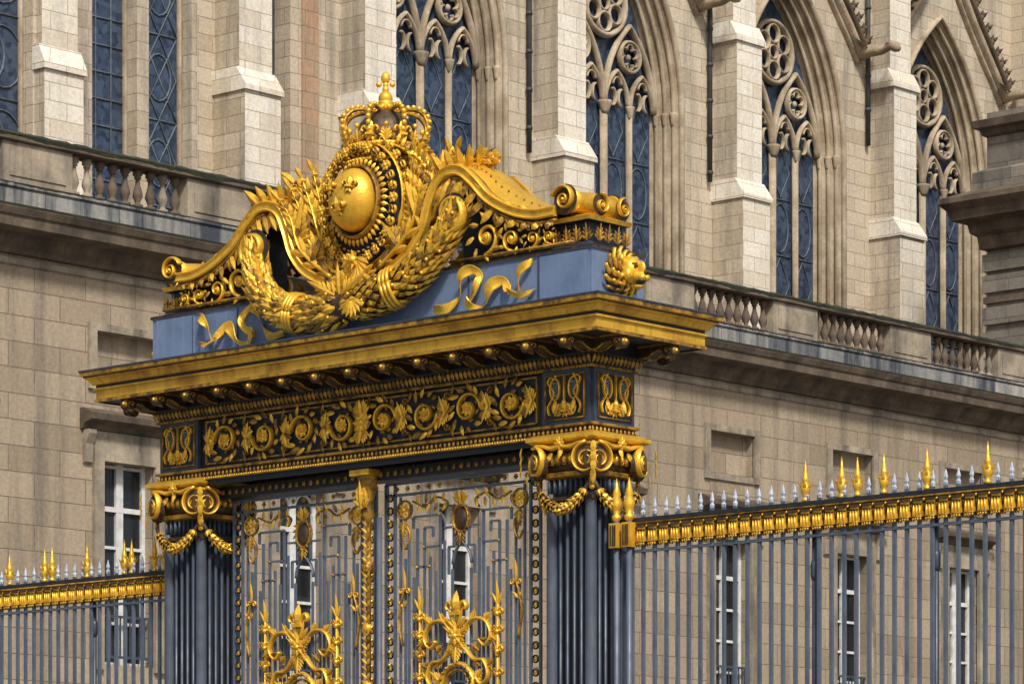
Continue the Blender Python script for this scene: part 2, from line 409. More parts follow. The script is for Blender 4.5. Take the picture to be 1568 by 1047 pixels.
# --- attic
m=MB()
rectsweep(m,X0,X1,Y0,Y1,[(.09,7.45),(.09,7.53),(.065,7.55),(.065,7.99),(.085,8.0),(.085,8.03),(.02,8.045)],['iron_blue','blue_paint','blue_paint','blue_paint','bronze','blue_paint'],True)
for cx in (X0+.3,X1-.3):
    box(m,cx-.3,cx+.33 if cx>-3 else cx+.3,-.075,-.066,7.56,7.985,'blue_paint')
    rectsweep(m,cx-.24,cx+.24,.04,.6,[(.02,8.04),(.02,8.09),(-.03,8.1),(-.03,8.28),(.03,8.3),(.05,8.34),(0,8.36)],['iron_blue','iron_blue','dark_iron','dark_iron',G,G],True)
for x in (-5.6,-4.9,-1.55,-.62): box(m,x-.004,x+.004,-.079,-.0655,7.56,7.985,'iron_blue')
for x in (-5.4,-4.4,-3.4,-2.4,-1.4,-.75):
    for z in (7.6,7.95): ball(m,(x,-.067,z),.009,'iron_blue',6,4)
m.obj('attic_block',gate)
def lion(name,F):
    m=MB()
    def E(a,b,c,rx,ry,rz,mat=G):
        n,h=14,9;vs=[];fs=[]
        for i in range(h+1):
            t=pi*i/h
            for k in range(n):
                an=2*pi*k/n; vs.append(F(a+rx*sin(t)*cos(an),b+ry*cos(t),c+rz*sin(t)*sin(an)))
        for i in range(h):
            for k in range(n): fs.append((i*n+k,(i+1)*n+k,(i+1)*n+(k+1)%n,i*n+(k+1)%n))
        m.add(vs,fs,mat,True)
    E(0,.0,.03,.19,.22,.12,'bronze')
    for ring,(r,L,c,n) in enumerate(((.10,.15,.04,15),(.11,.10,.10,13),(.09,.09,.14,11))):
        for k in range(n):
            an=2*pi*k/n+ring*.2
            stroke(m,F,cr([(r*cos(an),r*1.1*sin(an)),((r+L*.5)*cos(an+.2),(r+L*.5)*1.1*sin(an+.2)),((r+L)*cos(an-.1),(r+L)*1.1*sin(an-.1))],3),lambda t:.028*(1-.5*t),.028,G if (k+ring)%3 else AG,c-.0)
    E(0,.03,.17,.118,.135,.11)
    E(0,.085,.255,.075,.030,.03)
    E(0,-.045,.27,.065,.050,.085)
    E(-.032,-.06,.335,.040,.036,.038);E(.032,-.06,.335,.040,.036,.038)
    E(0,-.012,.36,.030,.018,.02,'bronze');E(0,.035,.29,.026,.07,.06)
    E(0,-.14,.26,.042,.026,.06);E(0,-.103,.285,.045,.018,.055,'dark_iron')
    for g in (1,-1):
        E(g*.050,.052,.272,.026,.015,.016,'dark_iron');E(g*.055,.085,.26,.036,.014,.028);E(g*.088,-.02,.20,.045,.06,.05);E(g*.105,.14,.14,.034,.042,.03)
    return m.obj(name,gate)
lion('lion_mask_right',SIDE(.09,.30,7.77)); lion('lion_mask_left',LEFT(X0-.09,.32,7.77))
# --- pediment crest
m=MB()
for sg in (1,-1):
    for FF,layer in ((Fr((UC-.06,-.06,0),(sg,0,0),(0,0,1),(0,-1,0)),0),(Fr((UC-.06,.60,0),(sg,0,0),(0,0,1),(0,1,0)),1)):
        F=FF
        neck=cr([(2.72,8.40),(2.45,8.40),(2.15,8.48),(1.85,8.64),(1.64,8.84),(1.46,8.97),(1.27,8.98),(1.12,8.88),(1.02,8.68),(.93,8.45),(.75,8.24),(.45,8.08)],6)
        stroke(m,F,neck,lambda t:.055-.01*abs(t-.5),.07,G,.02,groove=True)
        stroke(m,F,[(a,b-.085) for a,b in neck[:34]],.018,.05,AG,.02)
        if layer==0:
            stroke(m,F,[(a,b+.02) for a,b in neck[:44]],.03,.60,AG,-.62,flat=True)
            sh=neck[4:36];vs=[];fs=[]
            for i,(a,b) in enumerate(sh):
                k=sin(pi*min(1,(i+2)/30));vs+=[F(a,b+.055,-.02),F(a-.02,b+.06+.13*k,-.22),F(a-.02,b+.06+.13*k,-.42),F(a,b+.055,-.64)]
            for i in range(len(sh)-1):
                k=i*4;fs+=[(k+j,k+j+1,k+j+5,k+j+4) for j in range(3)]
            m.add(vs,fs,G,True)
            for i in range(2,len(sh)-1,2):
                k=sin(pi*min(1,(i+2)/30));ball(m,F(sh[i][0],sh[i][1]+.06+.09*k,-.14),.012,AG,6,4)
            bp=neck[0:37]
            for i in range(len(bp)-1):
                (p0,q0),(p1,q1)=bp[i],bp[i+1]
                m.add([F(p0,8.05,-.2),F(p1,8.05,-.2),F(p1,q1,-.2),F(p0,q0,-.2)],[(0,1,2,3)],'dark_iron')  # added dark sheet: paints crevice shade between the leaves
        for i in range(2,40,3):
            a,b=neck[i]
            L=min(.26,.10+.55*max(0,b-8.42))
            leaf(m,F,a,b-.07,-pi/2-.6+.3*random.uniform(-1,1),L,.09,G if i%2 else AG,.03,.5,.5)
            leaf(m,F,a,b-.07,-pi/2+.5+.3*random.uniform(-1,1),L*.8,.07,AG,.02,.5,.5)
        for i in range(8,32,4):
            a,b=neck[i]; leaf(m,F,a,b+.03,2.5,.12,.06,G,.05,.4,.5)
        for (x,z,r,d) in ((1.78,8.27,.17,1),(2.12,8.21,.12,-1),(2.4,8.18,.09,1),(2.62,8.17,.07,-1)):
            stroke(m,F,spiral(x,z,r,r*.22,1.5,-pi/2,d,28),lambda t,r=r:r*.13*(1-.4*t),.045,G,.0)
            dome(m,F,x,z,r*.3,.04,G,.01,8)
            for k in range(8):
                an=2*pi*k/8+x*7
                leaf(m,F,x+r*.95*cos(an),z+r*.95*sin(an),an+d*.8,r*.7,r*.33,AG if k%2 else G,.02,.5,.5)
        stroke(m,F,[(2.95,8.075),(1.3,8.075)],.022,.06,AG,.0)
        volute(m,F,2.83,8.50,.155,-1,G,.03,pi*.9,'bronze',1.9)
        volute(m,F,1.42,8.54,.21,1 ,G,.14,-pi/2,'dark_iron',2.1,.17)
        if layer==0:
            for j,(tx,tz,cx_) in enumerate(((1.10,9.04,.84),(.98,9.16,.74),(.86,9.26,.64),(.74,9.32,.56))):
                frond(m,F,[(.34,8.12+.05*j),(cx_-.06,8.45+.05*j),(cx_+.08,8.8+.06*j),(tx,tz)],.20,G,.06-.05*j,8,AG)
            for j in range(2):
                frond(m,F,[(.70,8.5),(.92,8.8),(1.0,9.08),(1.18-.2*j,9.26)],.28,G,-.25-.14*j,7,AG)
                frond(m,F,[(1.0,8.9),(1.22,9.08),(1.45,9.15),(1.66-.1*j,9.10+.05*j)],.20,G,-.28-.14*j,7,AG)
            for k in range(5):
                leaf(m,F,1.12+.11*k,8.98+.012*k,2.0-.28*k,.24,.11,G,-.1,.5,1.0)
            acan(m,F,.9,8.5,1.9,.5,.26,G,.03,5); acan(m,F,.66,8.26,2.2,.42,.24,AG,.05,5)
    c=Vector((UC-.06+sg*2.83,0,8.50))
    tube(m,[c+Vector((0,-.05,0)),c+Vector((0,.1,0)),c+Vector((0,.3,0)),c+Vector((0,.5,0)),c+Vector((0,.62,0))],[.13,.10,.125,.10,.13],G,14)
    FS=SIDE(0.0,.32,0) if sg>0 else LEFT(X0,.32,0)
    for g in (1,-1):
        volute(m,FS,g*.17,8.45,.11,g,G,.0,pi/2,'bronze',1.7)
    for k in (-.2,-.07,.07,.2): acan(m,FS,k,8.09,pi/2,.18,.10,AG,-.0,3)
    for k in range(4):
        acan(m,FRONT(UC-.06+sg*2.83-.2+.13*k,.03,0),0,8.09,pi/2,.18,.10,AG,-.0,3)
m.obj('pediment_scrolls',gate)
# cartouche
m=MB()
F=FRONT(UC,-.10,0);CZ=8.82
def ell(F,a,b,c,rx,ry,rz,mat,n=28,h=16):
    vs=[];fs=[]
    for i in range(h+1):
        t=pi*i/h
        for k in range(n):
            an=2*pi*k/n; vs.append(F(a+rx*sin(t)*cos(an),b+ry*cos(t),c+rz*sin(t)*sin(an)))
    for i in range(h):
        for k in range(n): fs.append((i*n+k,(i+1)*n+k,(i+1)*n+(k+1)%n,i*n+(k+1)%n))
    m.add(vs,fs,mat,True)
ell(F,0,CZ,-.15,.56,.63,.16,'dark_iron')
ell(F,0,8.62,-.33,.86,.60,.05,'bronze')  # added dark plate behind the palms, shade of the gaps as colour
GX,GY,GZ,GC=.29,.325,.24,.10
ell(F,0,CZ+.03,GC,GX,GY,GZ,G)
stroke(m,F,circ(0,CZ+.02,.325,.365,40),.020,.05,AG,.07,True)
for k in range(40):
    an=2*pi*k/40
    leaf(m,F,.335*cos(an),CZ+.02+.375*sin(an),an,.085,.05,G,.05,.5,-.3)
    dome(m,F,.45*cos(an),CZ+.01+.50*sin(an),.017,.03,AG,.03,6)
for ring,(rx,rz,n0) in enumerate(((.515,.575,.0),(.62,.68,-.10))):
    for k in range(30):
        an=2*pi*(k+.5*ring)/30
        x,z=rx*cos(an),CZ+rz*sin(an);t=an+pi/2
        for o in (-.02,.02):
            p=[(x+.038*cos(q)*cos(t)-.022*sin(q)*sin(t)+o*cos(an),z+.038*cos(q)*sin(t)+.022*sin(q)*cos(t)+o*sin(an)) for q in [2*pi*j/8 for j in range(8)]]
            stroke(m,F,p,.009,.022,G if o>0 else AG,n0+.05,True)
        if k%3==0: rosette(m,F,x,z,.062,G,n0+.07,6)
        if k%3==1: fleur(m,F,x,z,.10,G,n0+.07)
for k in range(54):
    an=2*pi*k/54
    leaf(m,F,.67*cos(an),CZ+.73*sin(an),an+.5,.13,.065,G if k%3 else AG,-.13,.5,-.5)
    leaf(m,F,.565*cos(an),CZ+.62*sin(an),an-.4,.08,.045,AG,-.06,.5,-.3)
stroke(m,F,circ(0,CZ,.575,.635,48),.014,.05,G,-.05,True)
stroke(m,F,circ(0,CZ,.70,.76,48),.022,.06,AG,-.2,True)
def onglobe(a,b,s):
    q=1-(a/GX)**2-(b/GY)**2
    nz=GZ*math.sqrt(max(0.02,q))
    nr=Vector((a/GX**2,b/GY**2,nz/GZ**2)).normalized()
    N3=F.x*nr.x+F.y*nr.y+F.n*nr.z
    x3=(F.x-N3*F.x.dot(N3)).normalized();y3=N3.cross(x3)
    if y3.dot(F.y)<0:y3=-y3
    FF=Fr(F(a,CZ+.03+b,GC+nz),x3,y3,N3)
    fleur(m,FF,0,0,s*1.05,AG,-.004,1.25)  # wider, darker copy underneath: painted shading around the relief
    fleur(m,FF,0,0,s,G,.02)
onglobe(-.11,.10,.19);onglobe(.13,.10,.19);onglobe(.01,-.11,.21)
for k in range(8): leaf(m,F,0,8.24,2*pi*k/8,.1,.05,G,.12)
dome(m,F,0,8.24,.05,.05,G,.12)
for k in range(9):
    an=-pi/2+(k-4)*.3; leaf(m,F,0,8.26,an,.30-.02*abs(k-4),.08,G,.06,.5,.5)
for g in (1,-1):
    acan(m,F,g*.1,8.1,-pi/2+g*1.0,.45,.2,G,.1)
    for j in range(4):
        o=.045*j
        P=cr([(g*(.30+o),9.42),(g*(.56+o),9.28),(g*(.70+o*.8),8.95),(g*(.64+o*.8),8.55),(g*(.36+o*.6),8.22)],7)
        if j%2==0: stroke(m,F,P,.022,.05,G,-.16-.06*j)
        else:
            for i in range(0,len(P)-1):
                a,b=P[i];q=P[i+1];an=math.atan2(q[1]-b,q[0]-a)
                leaf(m,F,a,b,an+.7,.09,.05,G if i%2 else AG,-.12-.06*j,.5,.3);leaf(m,F,a,b,an-.7,.09,.05,AG,-.12-.06*j,.5,.3)
m.obj('cartouche_shield',gate)
# crown
m=MB()
C=Vector((UC,.26,9.30))
lathe(m,C-Vector((0,0,.3)),[(.2,-.2),(.26,.1),(.34,.22),(.3,.3)],24,AG)
lathe(m,C,[(.33,-.06),(.42,-.05),(.43,-.015),(.38,.0),(.385,.10),(.42,.115),(.42,.15),(.38,.165),(.34,.16)],36,G)
lathe(m,C,[(.388,.02),(.392,.09),(.386,.095)],36,'bronze')
for k in range(24):
    an=2*pi*k/24; ball(m,C+Vector((.39*cos(an),.39*sin(an),.055)),.034 if k%2 else .022,G if k%2 else AG,8,6)
for k in range(56):
    an=2*pi*k/56
    ball(m,C+Vector((.43*cos(an),.43*sin(an),-.03)),.014,G,6,4); ball(m,C+Vector((.42*cos(an),.42*sin(an),.135)),.013,G,6,4)
lathe(m,C,[(.28,.15),(.30,.28),(.27,.40),(.18,.5),(.05,.55)],20,'bronze')
for k in range(8):
    an=2*pi*k/8+pi/8
    d=Vector((cos(an),sin(an),0))
    path=cr([(.38,.16),(.45,.28),(.46,.40),(.38,.50),(.26,.535),(.14,.52),(.05,.56)],4)
    tube(m,[C+d*a+Vector((0,0,b)) for a,b in path],.022,AG,6)
    for a,b in path[1::2]: ball(m,C+d*(a+.02)+Vector((0,0,b+.02)),.028,G,8,6)
    Fk=Fr(C+d*.40,(-d.y,d.x,0),(0,0,1),d)
    fleur(m,Fk,0,.24,.24,G,.03)
    an2=an+pi/8;d2=Vector((cos(an2),sin(an2),0))
    Fk=Fr(C+d2*.40,(-d2.y,d2.x,0),(0,0,1),d2)
    acan(m,Fk,0,.16,pi/2,.13,.10,G,.0,3); ball(m,C+d2*.42+Vector((0,0,.32)),.028,G,8,6)
lathe(m,C+Vector((0,0,.56)),[(.05,-.03),(.09,0),(.07,.03),(.10,.06),(.05,.09)],14,G)
ball(m,C+Vector((0,0,.67)),.075,G,14,10)
Fk=Fr(C+Vector((0,0,.78)),(cos(.7),sin(.7),0),(0,0,1),(sin(.7),-cos(.7),0))
for a,b,r in ((0,.10,.05),(0,.03,.03),(-.07,.035,.032),(.07,.035,.032),(0,-.02,.035)):
    for FFk in (Fk,Fr(Fk.o,-Fk.x,Fk.y,-Fk.n)): dome(m,FFk,a,b,r,r*.8,G,0,10,r*1.3 if a==0 else r)
m.obj('royal_crown',gate)
# laurel crescent
m=MB()
path=cr([(-1.46,8.50,-.16),(-1.40,8.25,-.2),(-1.2,7.98,-.25),(-.85,7.80,-.28),(-.4,7.72,-.30),(0,7.76,-.30),(.4,7.80,-.30),(.85,7.92,-.28),(1.1,8.10,-.25),(1.3,8.32,-.2),(1.42,8.55,-.16)],7)
pts=[Vector((UC-.03+a,c,b)) for a,b,c in path]
n=len(pts);rad=[.085+.075*sin(pi*i/(n-1)) for i in range(n)]
tube(m,pts,rad,'bronze',12)
for i in range(1,n-1):
    dirn=(pts[i+1]-pts[i-1]).normalized()
    if i<n/2: dirn=-dirn
    up=Vector((0,-1,0)); up=(up-dirn*up.dot(dirn)).normalized(); sd=dirn.cross(up)
    K=9
    for k in range(K):
        an=2*pi*(k+(i%2)*.5)/K+random.uniform(-.12,.12)
        rn=up*cos(an)+sd*sin(an)
        leaf3(m,pts[i]+rn*rad[i]*.95,dirn+rn*random.uniform(.14,.36),rn,.18+random.uniform(-.03,.03),.085,G if random.random()<.66 else AG,.36)
    if i%3==0:
        for k in range(3):
            an=random.uniform(-1.3,1.3);rn=up*cos(an)+sd*sin(an);ball(m,pts[i]+rn*(rad[i]+.04),.02,G,6,5)
for i in (n//2-12,n//2+11):
    c=pts[i];dirn=(pts[i+1]-pts[i-1]).normalized();up=Vector((0,-1,0));up=(up-dirn*up.dot(dirn)).normalized();sd=dirn.cross(up)
    for o in (-.05,0,0.05):
        tube(m,[c+dirn*(o+.05*cos(2*pi*k/16))+(up*cos(2*pi*k/16)+sd*sin(2*pi*k/16))*(rad[i]+.05) for k in range(17)],.022,G,6)
F=FRONT(UC,-.46,0)
for k in range(7):
    leaf(m,F,.25,7.78,-pi/2+(k-3)*.35,.2,.07,G,.02,.4,.4)
for g in (1,-1): acan(m,F,g*.05,7.85,pi/2+g*-1.1,.42,.16,G,-.04)
acan(m,F,0,7.85,pi/2,.34,.17,G,-.06)
Fa=FRONT(UC-.03,-.09,0)
def ribbon(pts,w=.05,ph=0):
    p=cr(pts,7); vs=[];fs=[];n=len(p)
    for i,(a,b) in enumerate(p):
        q=p[min(i+1,n-1)];r=p[max(i-1,0)];dx,dy=q[0]-r[0],q[1]-r[1];L=math.hypot(dx,dy) or 1
        nn=.05+.03*sin(i*.35+ph); ww=w*(.75+.25*sin(i*.3+ph))*(1 if i<n-4 else .4+.2*(n-i))
        tl=.03*sin(i*.3+ph)
        for k in (-1,-.9,-.3,.3,.9,1): vs.append(Fa(a-dy/L*ww*k,b+dx/L*ww*k,nn+tl*k+(.012*cos(k*9) if abs(k)<.95 else -.012)))
    for i in range(n-1):
        for k in range(5): fs.append((i*6+k,i*6+k+1,i*6+k+7,i*6+k+6))
    m.add(vs,fs,G,False)
for g in (1,-1):
    ribbon([(g*1.08,7.62),(g*1.25,7.60),(g*1.42,7.72),(g*1.46,7.88),(g*1.58,7.96),(g*1.70,7.88),(g*1.66,7.74),(g*1.54,7.66)],.05)
    ribbon([(g*1.54,7.66),(g*1.62,7.57),(g*1.78,7.60),(g*1.88,7.76),(g*2.0,7.80),(g*2.10,7.68)],.055,1)
    ribbon([(g*2.10,7.68),(g*2.2,7.66),(g*2.24,7.82),(g*2.34,7.92),(g*2.40,7.97)],.035,2)
    ribbon([(g*2.10,7.68),(g*2.25,7.62),(g*2.42,7.67)],.03,0)
m.obj('laurel_garland',gate)
# --- pillars
def pillar(name,cx):
    m=MB();cy=.32
    box(m,cx-.2,cx+.2,cy-.2,cy+.2,.6,5.75,'dark_iron')
    box(m,cx-.36,cx+.36,cy-.36,cy+.36,.0,.62,'course_stone')
    for sx in (1,-1):
        for sy in (1,-1):
            lathe(m,(cx+sx*.25,cy+sy*.25,0),[(.075,.6),(.075,.7),(.06,.72),(.058,5.58),(.07,5.6),(.07,5.66)],16,'fence_paint')
    for F in (FRONT(cx,cy-.22),BACK(cx,cy+.22),SIDE(cx+.22,cy),LEFT(cx-.22,cy)):
        for k in range(4):
            p=F(-.135+.09*k,0,.04)
            lathe(m,(p.x,p.y,0),[(.018,.62),(.018,5.6)],8,'iron_blue')
    rectsweep(m,cx-.3,cx+.3,cy-.3,cy+.3,[(-.05,5.58),(.02,5.585),(.02,5.62),(-.02,5.63),(-.02,5.80),(.03,5.82),(.04,5.86),(0,5.87)],['bronze','bronze','dark_iron','dark_iron',AG,AG,G])
    rectsweep(m,cx-.3,cx+.3,cy-.3,cy+.3,[(-.02,5.86),(.02,5.9),(.05,6.0),(.02,6.06),(.10,6.10),(.10,6.125),(.08,6.135),(.14,6.17),(.14,6.21),(.10,6.22),(.10,6.23)],['bronze','bronze','bronze',AG,G,'bronze',G,G,'bronze',G],True)
    for F in (FRONT(cx,cy-.3),BACK(cx,cy+.3),SIDE(cx+.3,cy),LEFT(cx-.3,cy)):
        for k in range(8):
            x=-.245+.07*k
            stroke(m,F,[(x,5.65),(x,5.79)],.013,.03,'iron_blue',-.01)
        for k in range(5):
            x=-.16+.08*k
            dome(m,F,x,5.985,.025,.035,G,.05,8,.045); stroke(m,F,circ(x,5.985,.034,.055,12),.006,.02,AG,.05,True)
        rosette(m,F,0,6.13,.07,G,.13,8);leaf(m,F,0,6.1,-pi/2,.12,.07,G,.11)
        for g in (1,-1):
            vx=.325
            # each volute leaf turns slightly outward from its face
            x3=(F.x*cos(.35)-F.n*g*sin(.35));n3=(F.n*cos(.35)+F.x*g*sin(.35))
            FV=Fr(F(g*vx,5.955,.115),x3,F.y,n3)
            m.add([FV(x,y,-.06) for x,y in circ(0,0,.155)]+[FV(x,y,-.014) for x,y in circ(0,0,.155)],[(k,(k+1)%24,24+(k+1)%24,24+k) for k in range(24)]+[tuple(range(24,48))],'bronze')
            stroke(m,FV,spiral(0,0,.165,.03,2.3,pi/2,g,56),lambda t:.0165*(1-.45*t),.05,G,-.014)
            dome(m,FV,0,0,.032,.06,G,-.014,10)
            stroke(m,F,cr([(0,6.105),(g*.12,6.085),(g*.22,6.115),(g*vx,6.125)],4),.022,.05,G,.10)
            leaf(m,F,g*.13,6.05,-pi/2+g*.7,.13,.07,G,.09)
            stroke(m,F,[(g*.335,5.80),(g*.335,5.70)],.018,.03,AG,.05);dome(m,F,g*.335,5.69,.03,.04,G,.03)
        pts=[F(-.33+.66*i/16,5.74-.25*sin(pi*i/16)**.8 if 0<i<16 else 5.74,.07+.04*sin(pi*i/16)) for i in range(17)]
        rr=[.018+.022*sin(pi*i/16) for i in range(17)]
        tube(m,pts,rr,'bronze',8)
        for i in range(1,16):
            d=(pts[i+1]-pts[i-1]).normalized()*(1 if i<8 else -1)
            up=(F.n-d*F.n.dot(d)).normalized();sd=d.cross(up)
            for k in range(6):
                an=-1.9+k*.76;rn=up*cos(an)+sd*sin(an)
                leaf3(m,pts[i]+rn*rr[i]*.8,d+rn*random.uniform(.3,.7),rn,.07,.042,G if (k+i)%3 else AG,.35)
    for sx in (1,-1):
        for sy in (1,-1):
            d=Vector((sx,sy,0)).normalized()
            c=Vector((cx+sx*.32,cy+sy*.32,5.965))
            lathe(m,c,[(.03,-.14),(.06,-.11),(.08,-.04),(.08,.05),(.06,.12),(.04,.15)],14,AG)
            Fk=Fr(c+d*.20,(-d.y,d.x,0),(0,0,1),d)
            for j,z in enumerate((.15,.06,-.03)): leaf(m,Fk,0,z,-pi/2,.12,.06,G,.0,.4,.2)
            leaf(m,Fk,0,-.10,-pi/2,.16,.06,G,-.06,.4,.0)
    return m.obj(name,gate)
pillar('pillar_left',X0+.31);pillar('pillar_right',X1-.31)
# --- gate leaves
m=MB()
V=.30
F=FRONT(0,V,0)
def bar(F,a,b,c,d,w=.013,mat='fence_paint',th=.026,n0=-.013):
    stroke(m,F,[(a,b),(c,d)],w,th,mat,n0,flat=True)
box(m,-5.6,-.6,.2,.44,6.02,6.135,'dark_iron')
for k in range(48):
    rosette(m,FRONT(0,.19,0),-5.5+k*.103,6.075,.032,AG,0,5)
for lc in (-4.27,-1.99):
    H=1.07
    for g in (1,-1):
        for o in (0,.13): bar(F,lc+g*(H-o),.3,lc+g*(H-o),5.98,.014)
        z=5.84
        while z>2.4:
            stroke(m,F,circ(lc+g*(H-.065),z,.037,.037,10),.008,.02,'dark_iron',0,True)
            rosette(m,F,lc+g*(H-.065),z,.032,G,.0,5)
            z-=.135
    for z in (5.98,5.86): bar(F,lc-H,z,lc+H,z,.014)
    for k in range(13): rosette(m,F,lc-.9+k*.15,5.92,.035,AG,.01,6)
    for g in (1,-1):
        stroke(m,F,circ(lc+g*.80,5.70,.095,.095,18),.012,.03,AG,0,True);rosette(m,F,lc+g*.80,5.70,.08,G,.01,8)
        stroke(m,F,cr([(lc+g*.68,5.78),(lc+g*.5,5.72),(lc+g*.35,5.8),(lc+g*.2,5.74),(lc+g*.24,5.66)],5),.011,.03,AG,.0)
        for k in range(9): leaf(m,F,lc+g*(.68-.06*k),5.75,pi/2*(1 if k%2 else -1)+g*.4,.11,.05,G if k%3 else AG,.01)
        acan(m,F,lc+g*.8,5.60,-pi/2,.26,.11,AG,.01,4)
        stroke(m,F,cr([(lc+g*.8,5.6),(lc+g*.72,5.45),(lc+g*.78,5.3),(lc+g*.84,5.38)],5),.010,.025,AG,.0)
        key=[(.68,5.50),(.68,5.62),(.30,5.62),(.30,5.30),(.52,5.30),(.52,5.50),(.40,5.50),(.40,5.40)]
        for i in range(len(key)-1):
            a,b=key[i],key[i+1];bar(F,lc+g*a[0],a[1],lc+g*b[0],b[1],.011,'fence_paint')
        key=[(.62,5.50),(.62,5.10),(.44,5.10),(.44,5.2)]
        for i in range(len(key)-1):
            a,b=key[i],key[i+1];bar(F,lc+g*a[0],a[1],lc+g*b[0],b[1],.011,'fence_paint')
        key=[(.24,5.48),(.10,5.48),(.10,5.28),(.18,5.28),(.18,5.0)]
        for i in range(len(key)-1):
            a,b=key[i],key[i+1];bar(F,lc+g*a[0],a[1],lc+g*b[0],b[1],.011,'fence_paint')
        for a,b in ((.30,5.62),(.68,5.62),(.52,5.30),(.62,5.10),(.44,5.10)): dome(m,F,lc+g*a,b,.017,.025,AG,.01,8)
        for x,zt in ((.86,5.84),(.79,5.2),(.74,5.5),(.67,5.0),(.62,5.1),(.52,5.3),(.44,5.1),(.36,5.05),(.30,5.3),(.24,5.35),(.13,5.05)):
            bar(F,lc+g*x,.3,lc+g*x,zt,.010)
        x=g*.54
        stroke(m,F,[(lc+x,3.0),(lc+x,4.66)],.014,.03,G,.04)
        for z in (3.45,3.7,3.95,4.18,4.38,4.56):
            for q in (1,-1):
                acan(m,F,lc+x,z,pi/2+q*.9,.11,.06,G,.05,3)
                stroke(m,F,spiral(lc+x+q*.05,z+.02,.042,.012,1.2,pi if q>0 else 0,-q,14),.008,.025,G if q>0 else AG,.05)
            dome(m,F,lc+x,z,.03,.04,G,.05)
        leaf(m,F,lc+x,4.64,pi/2,.26,.055,G,.05);leaf(m,F,lc+x,4.64,pi/2+.45,.15,.04,G,.05);leaf(m,F,lc+x,4.64,pi/2-.45,.15,.04,G,.05)
        stroke(m,F,cr([(lc+g*.06,4.38),(lc+g*.2,4.52),(lc+g*.38,4.50),(lc+g*.46,4.36),(lc+g*.38,4.25),(lc+g*.3,4.32)],6),lambda t:.022*(1-.4*t),.05,G,.05)
        stroke(m,F,cr([(lc+g*.08,4.26),(lc+g*.22,4.12),(lc+g*.36,4.1),(lc+g*.42,3.95),(lc+g*.33,3.86),(lc+g*.26,3.94)],6),lambda t:.022*(1-.4*t),.05,G,.05)
        stroke(m,F,cr([(lc+g*.3,4.32),(lc+g*.5,4.28),(lc+g*.54,4.12)],5),.016,.04,AG,.05)
        for (a,b,an) in ((.2,4.5,1.2),(.36,4.5,.6),(.44,4.35,-.5),(.22,4.12,-.6),(.4,4.05,.4),(.14,4.4,2.2),(.3,4.2,2.5)):
            acan(m,F,lc+g*a,b,an if g>0 else pi-an,.14,.08,G if b>4.2 else AG,.06,4)
        bx=lc+g*.80
        stroke(m,F,cr([(bx,4.3),(bx+g*.05,4.6),(bx-g*.03,4.9)],5),.010,.025,AG,.03)
        leaf(m,F,bx-g*.03,4.88,pi/2,.22,.05,G,.03)
        for q in (1,-1): stroke(m,F,spiral(bx-g*.03+q*.045,4.86,.04,.01,1.2,pi if q>0 else 0,-q,12),.008,.02,G,.03);leaf(m,F,bx,4.7,pi/2+q*.8,.10,.04,G,.03)
    stroke(m,F,circ(lc,5.56,.105,.14,20),.014,.035,AG,.0,True)
    dome(m,F,lc,5.56,.09,.04,'bronze',0,14,.12)
    for k in range(16): leaf(m,F,lc+.1*cos(k*pi/8),5.56+.135*sin(k*pi/8),k*pi/8+.9,.06,.03,AG,.02)
    acan(m,F,lc,5.7,pi/2,.15,.14,G,.01,4);acan(m,F,lc,5.42,-pi/2,.15,.10,AG,.01,3)
    stroke(m,F,arch(lc,.13,5.1,.22,6),.014,.026,'fence_paint',-.01)
    fleur(m,F,lc,4.62,.36,G,.07)
    for k in (-2,-1,1,2):
        an=pi/2+k*.42;leaf(m,F,lc,4.42,an,.28-.03*abs(k),.06,G,.07,.5,.5)
    rosette(m,F,lc,4.36,.10,G,.1,8)
    for an in (pi*.2,pi*.8,-pi*.25,-pi*.75): acan(m,F,lc,4.34,an,.22,.10,G,.07,4)
    acan(m,F,lc,4.25,-pi/2,.2,.11,G,.08)
    stroke(m,F,circ(lc,3.86,.22,.22,30),.026,.05,G,.05,True)
    stroke(m,F,circ(lc,3.86,.16,.16,26),.012,.04,AG,.05,True)
    for k in range(20): dome(m,F,lc+.22*cos(k*pi/10),3.86+.22*sin(k*pi/10),.018,.03,AG,.09,6)
    for g in (1,-1): acan(m,F,lc+g*.22,3.9,pi/2-g*.9,.2,.10,G,.06)
    for z in (2.4,2.25,.9): bar(F,lc-H,z,lc+H,z,.02)
    fbox(m,F,lc-H,lc+H,.3,.9,-.012,.005,'iron_blue')
CX=-3.13
lathe(m,(CX,V-.03,0),[(.05,.3),(.05,.8),(.035,.9),(.03,5.65)],12,'fence_paint')
for g in (1,-1):
    bar(F,CX+g*.09,.3,CX+g*.09,5.98,.012)
    z=5.6
    while z>2.4:
        dome(m,F,CX+g*.13,z,.02,.03,G,.0,8); z-=.135
lathe(m,(CX-.06,V-.13,0),[(.028,3.0),(.028,5.05),(.05,5.07),(.07,5.12),(.05,5.17),(.03,5.2),(.03,5.62),(.07,5.66),(.055,5.72),(.05,5.8),(.10,6.0),(.12,6.05),(.12,6.12)],14,AG)
Fc=FRONT(CX-.06,V-.22,0)
for k in range(4): leaf(m,Fc,-.06+.04*k,5.74,pi/2,.2,.06,G,.0)
acan(m,Fc,0,5.72,pi/2,.3,.16,G,.0,4)
box(m,CX-.20,CX+.08,V-.27,V-.0,6.07,6.13,G)
z=3.0
Fc=FRONT(CX-.06,V-.155,0)
while z<5.6:
    for g in (1,-1): leaf(m,Fc,0,z,pi/2+g*.75,.085,.04,G if int(z*20)%3 else AG,.0)
    z+=.075
for z in (5.12,4.5,3.9): dome(m,Fc,0,z,.06,.05,G,-.01,10)
m.obj('gate_leaves',gate)
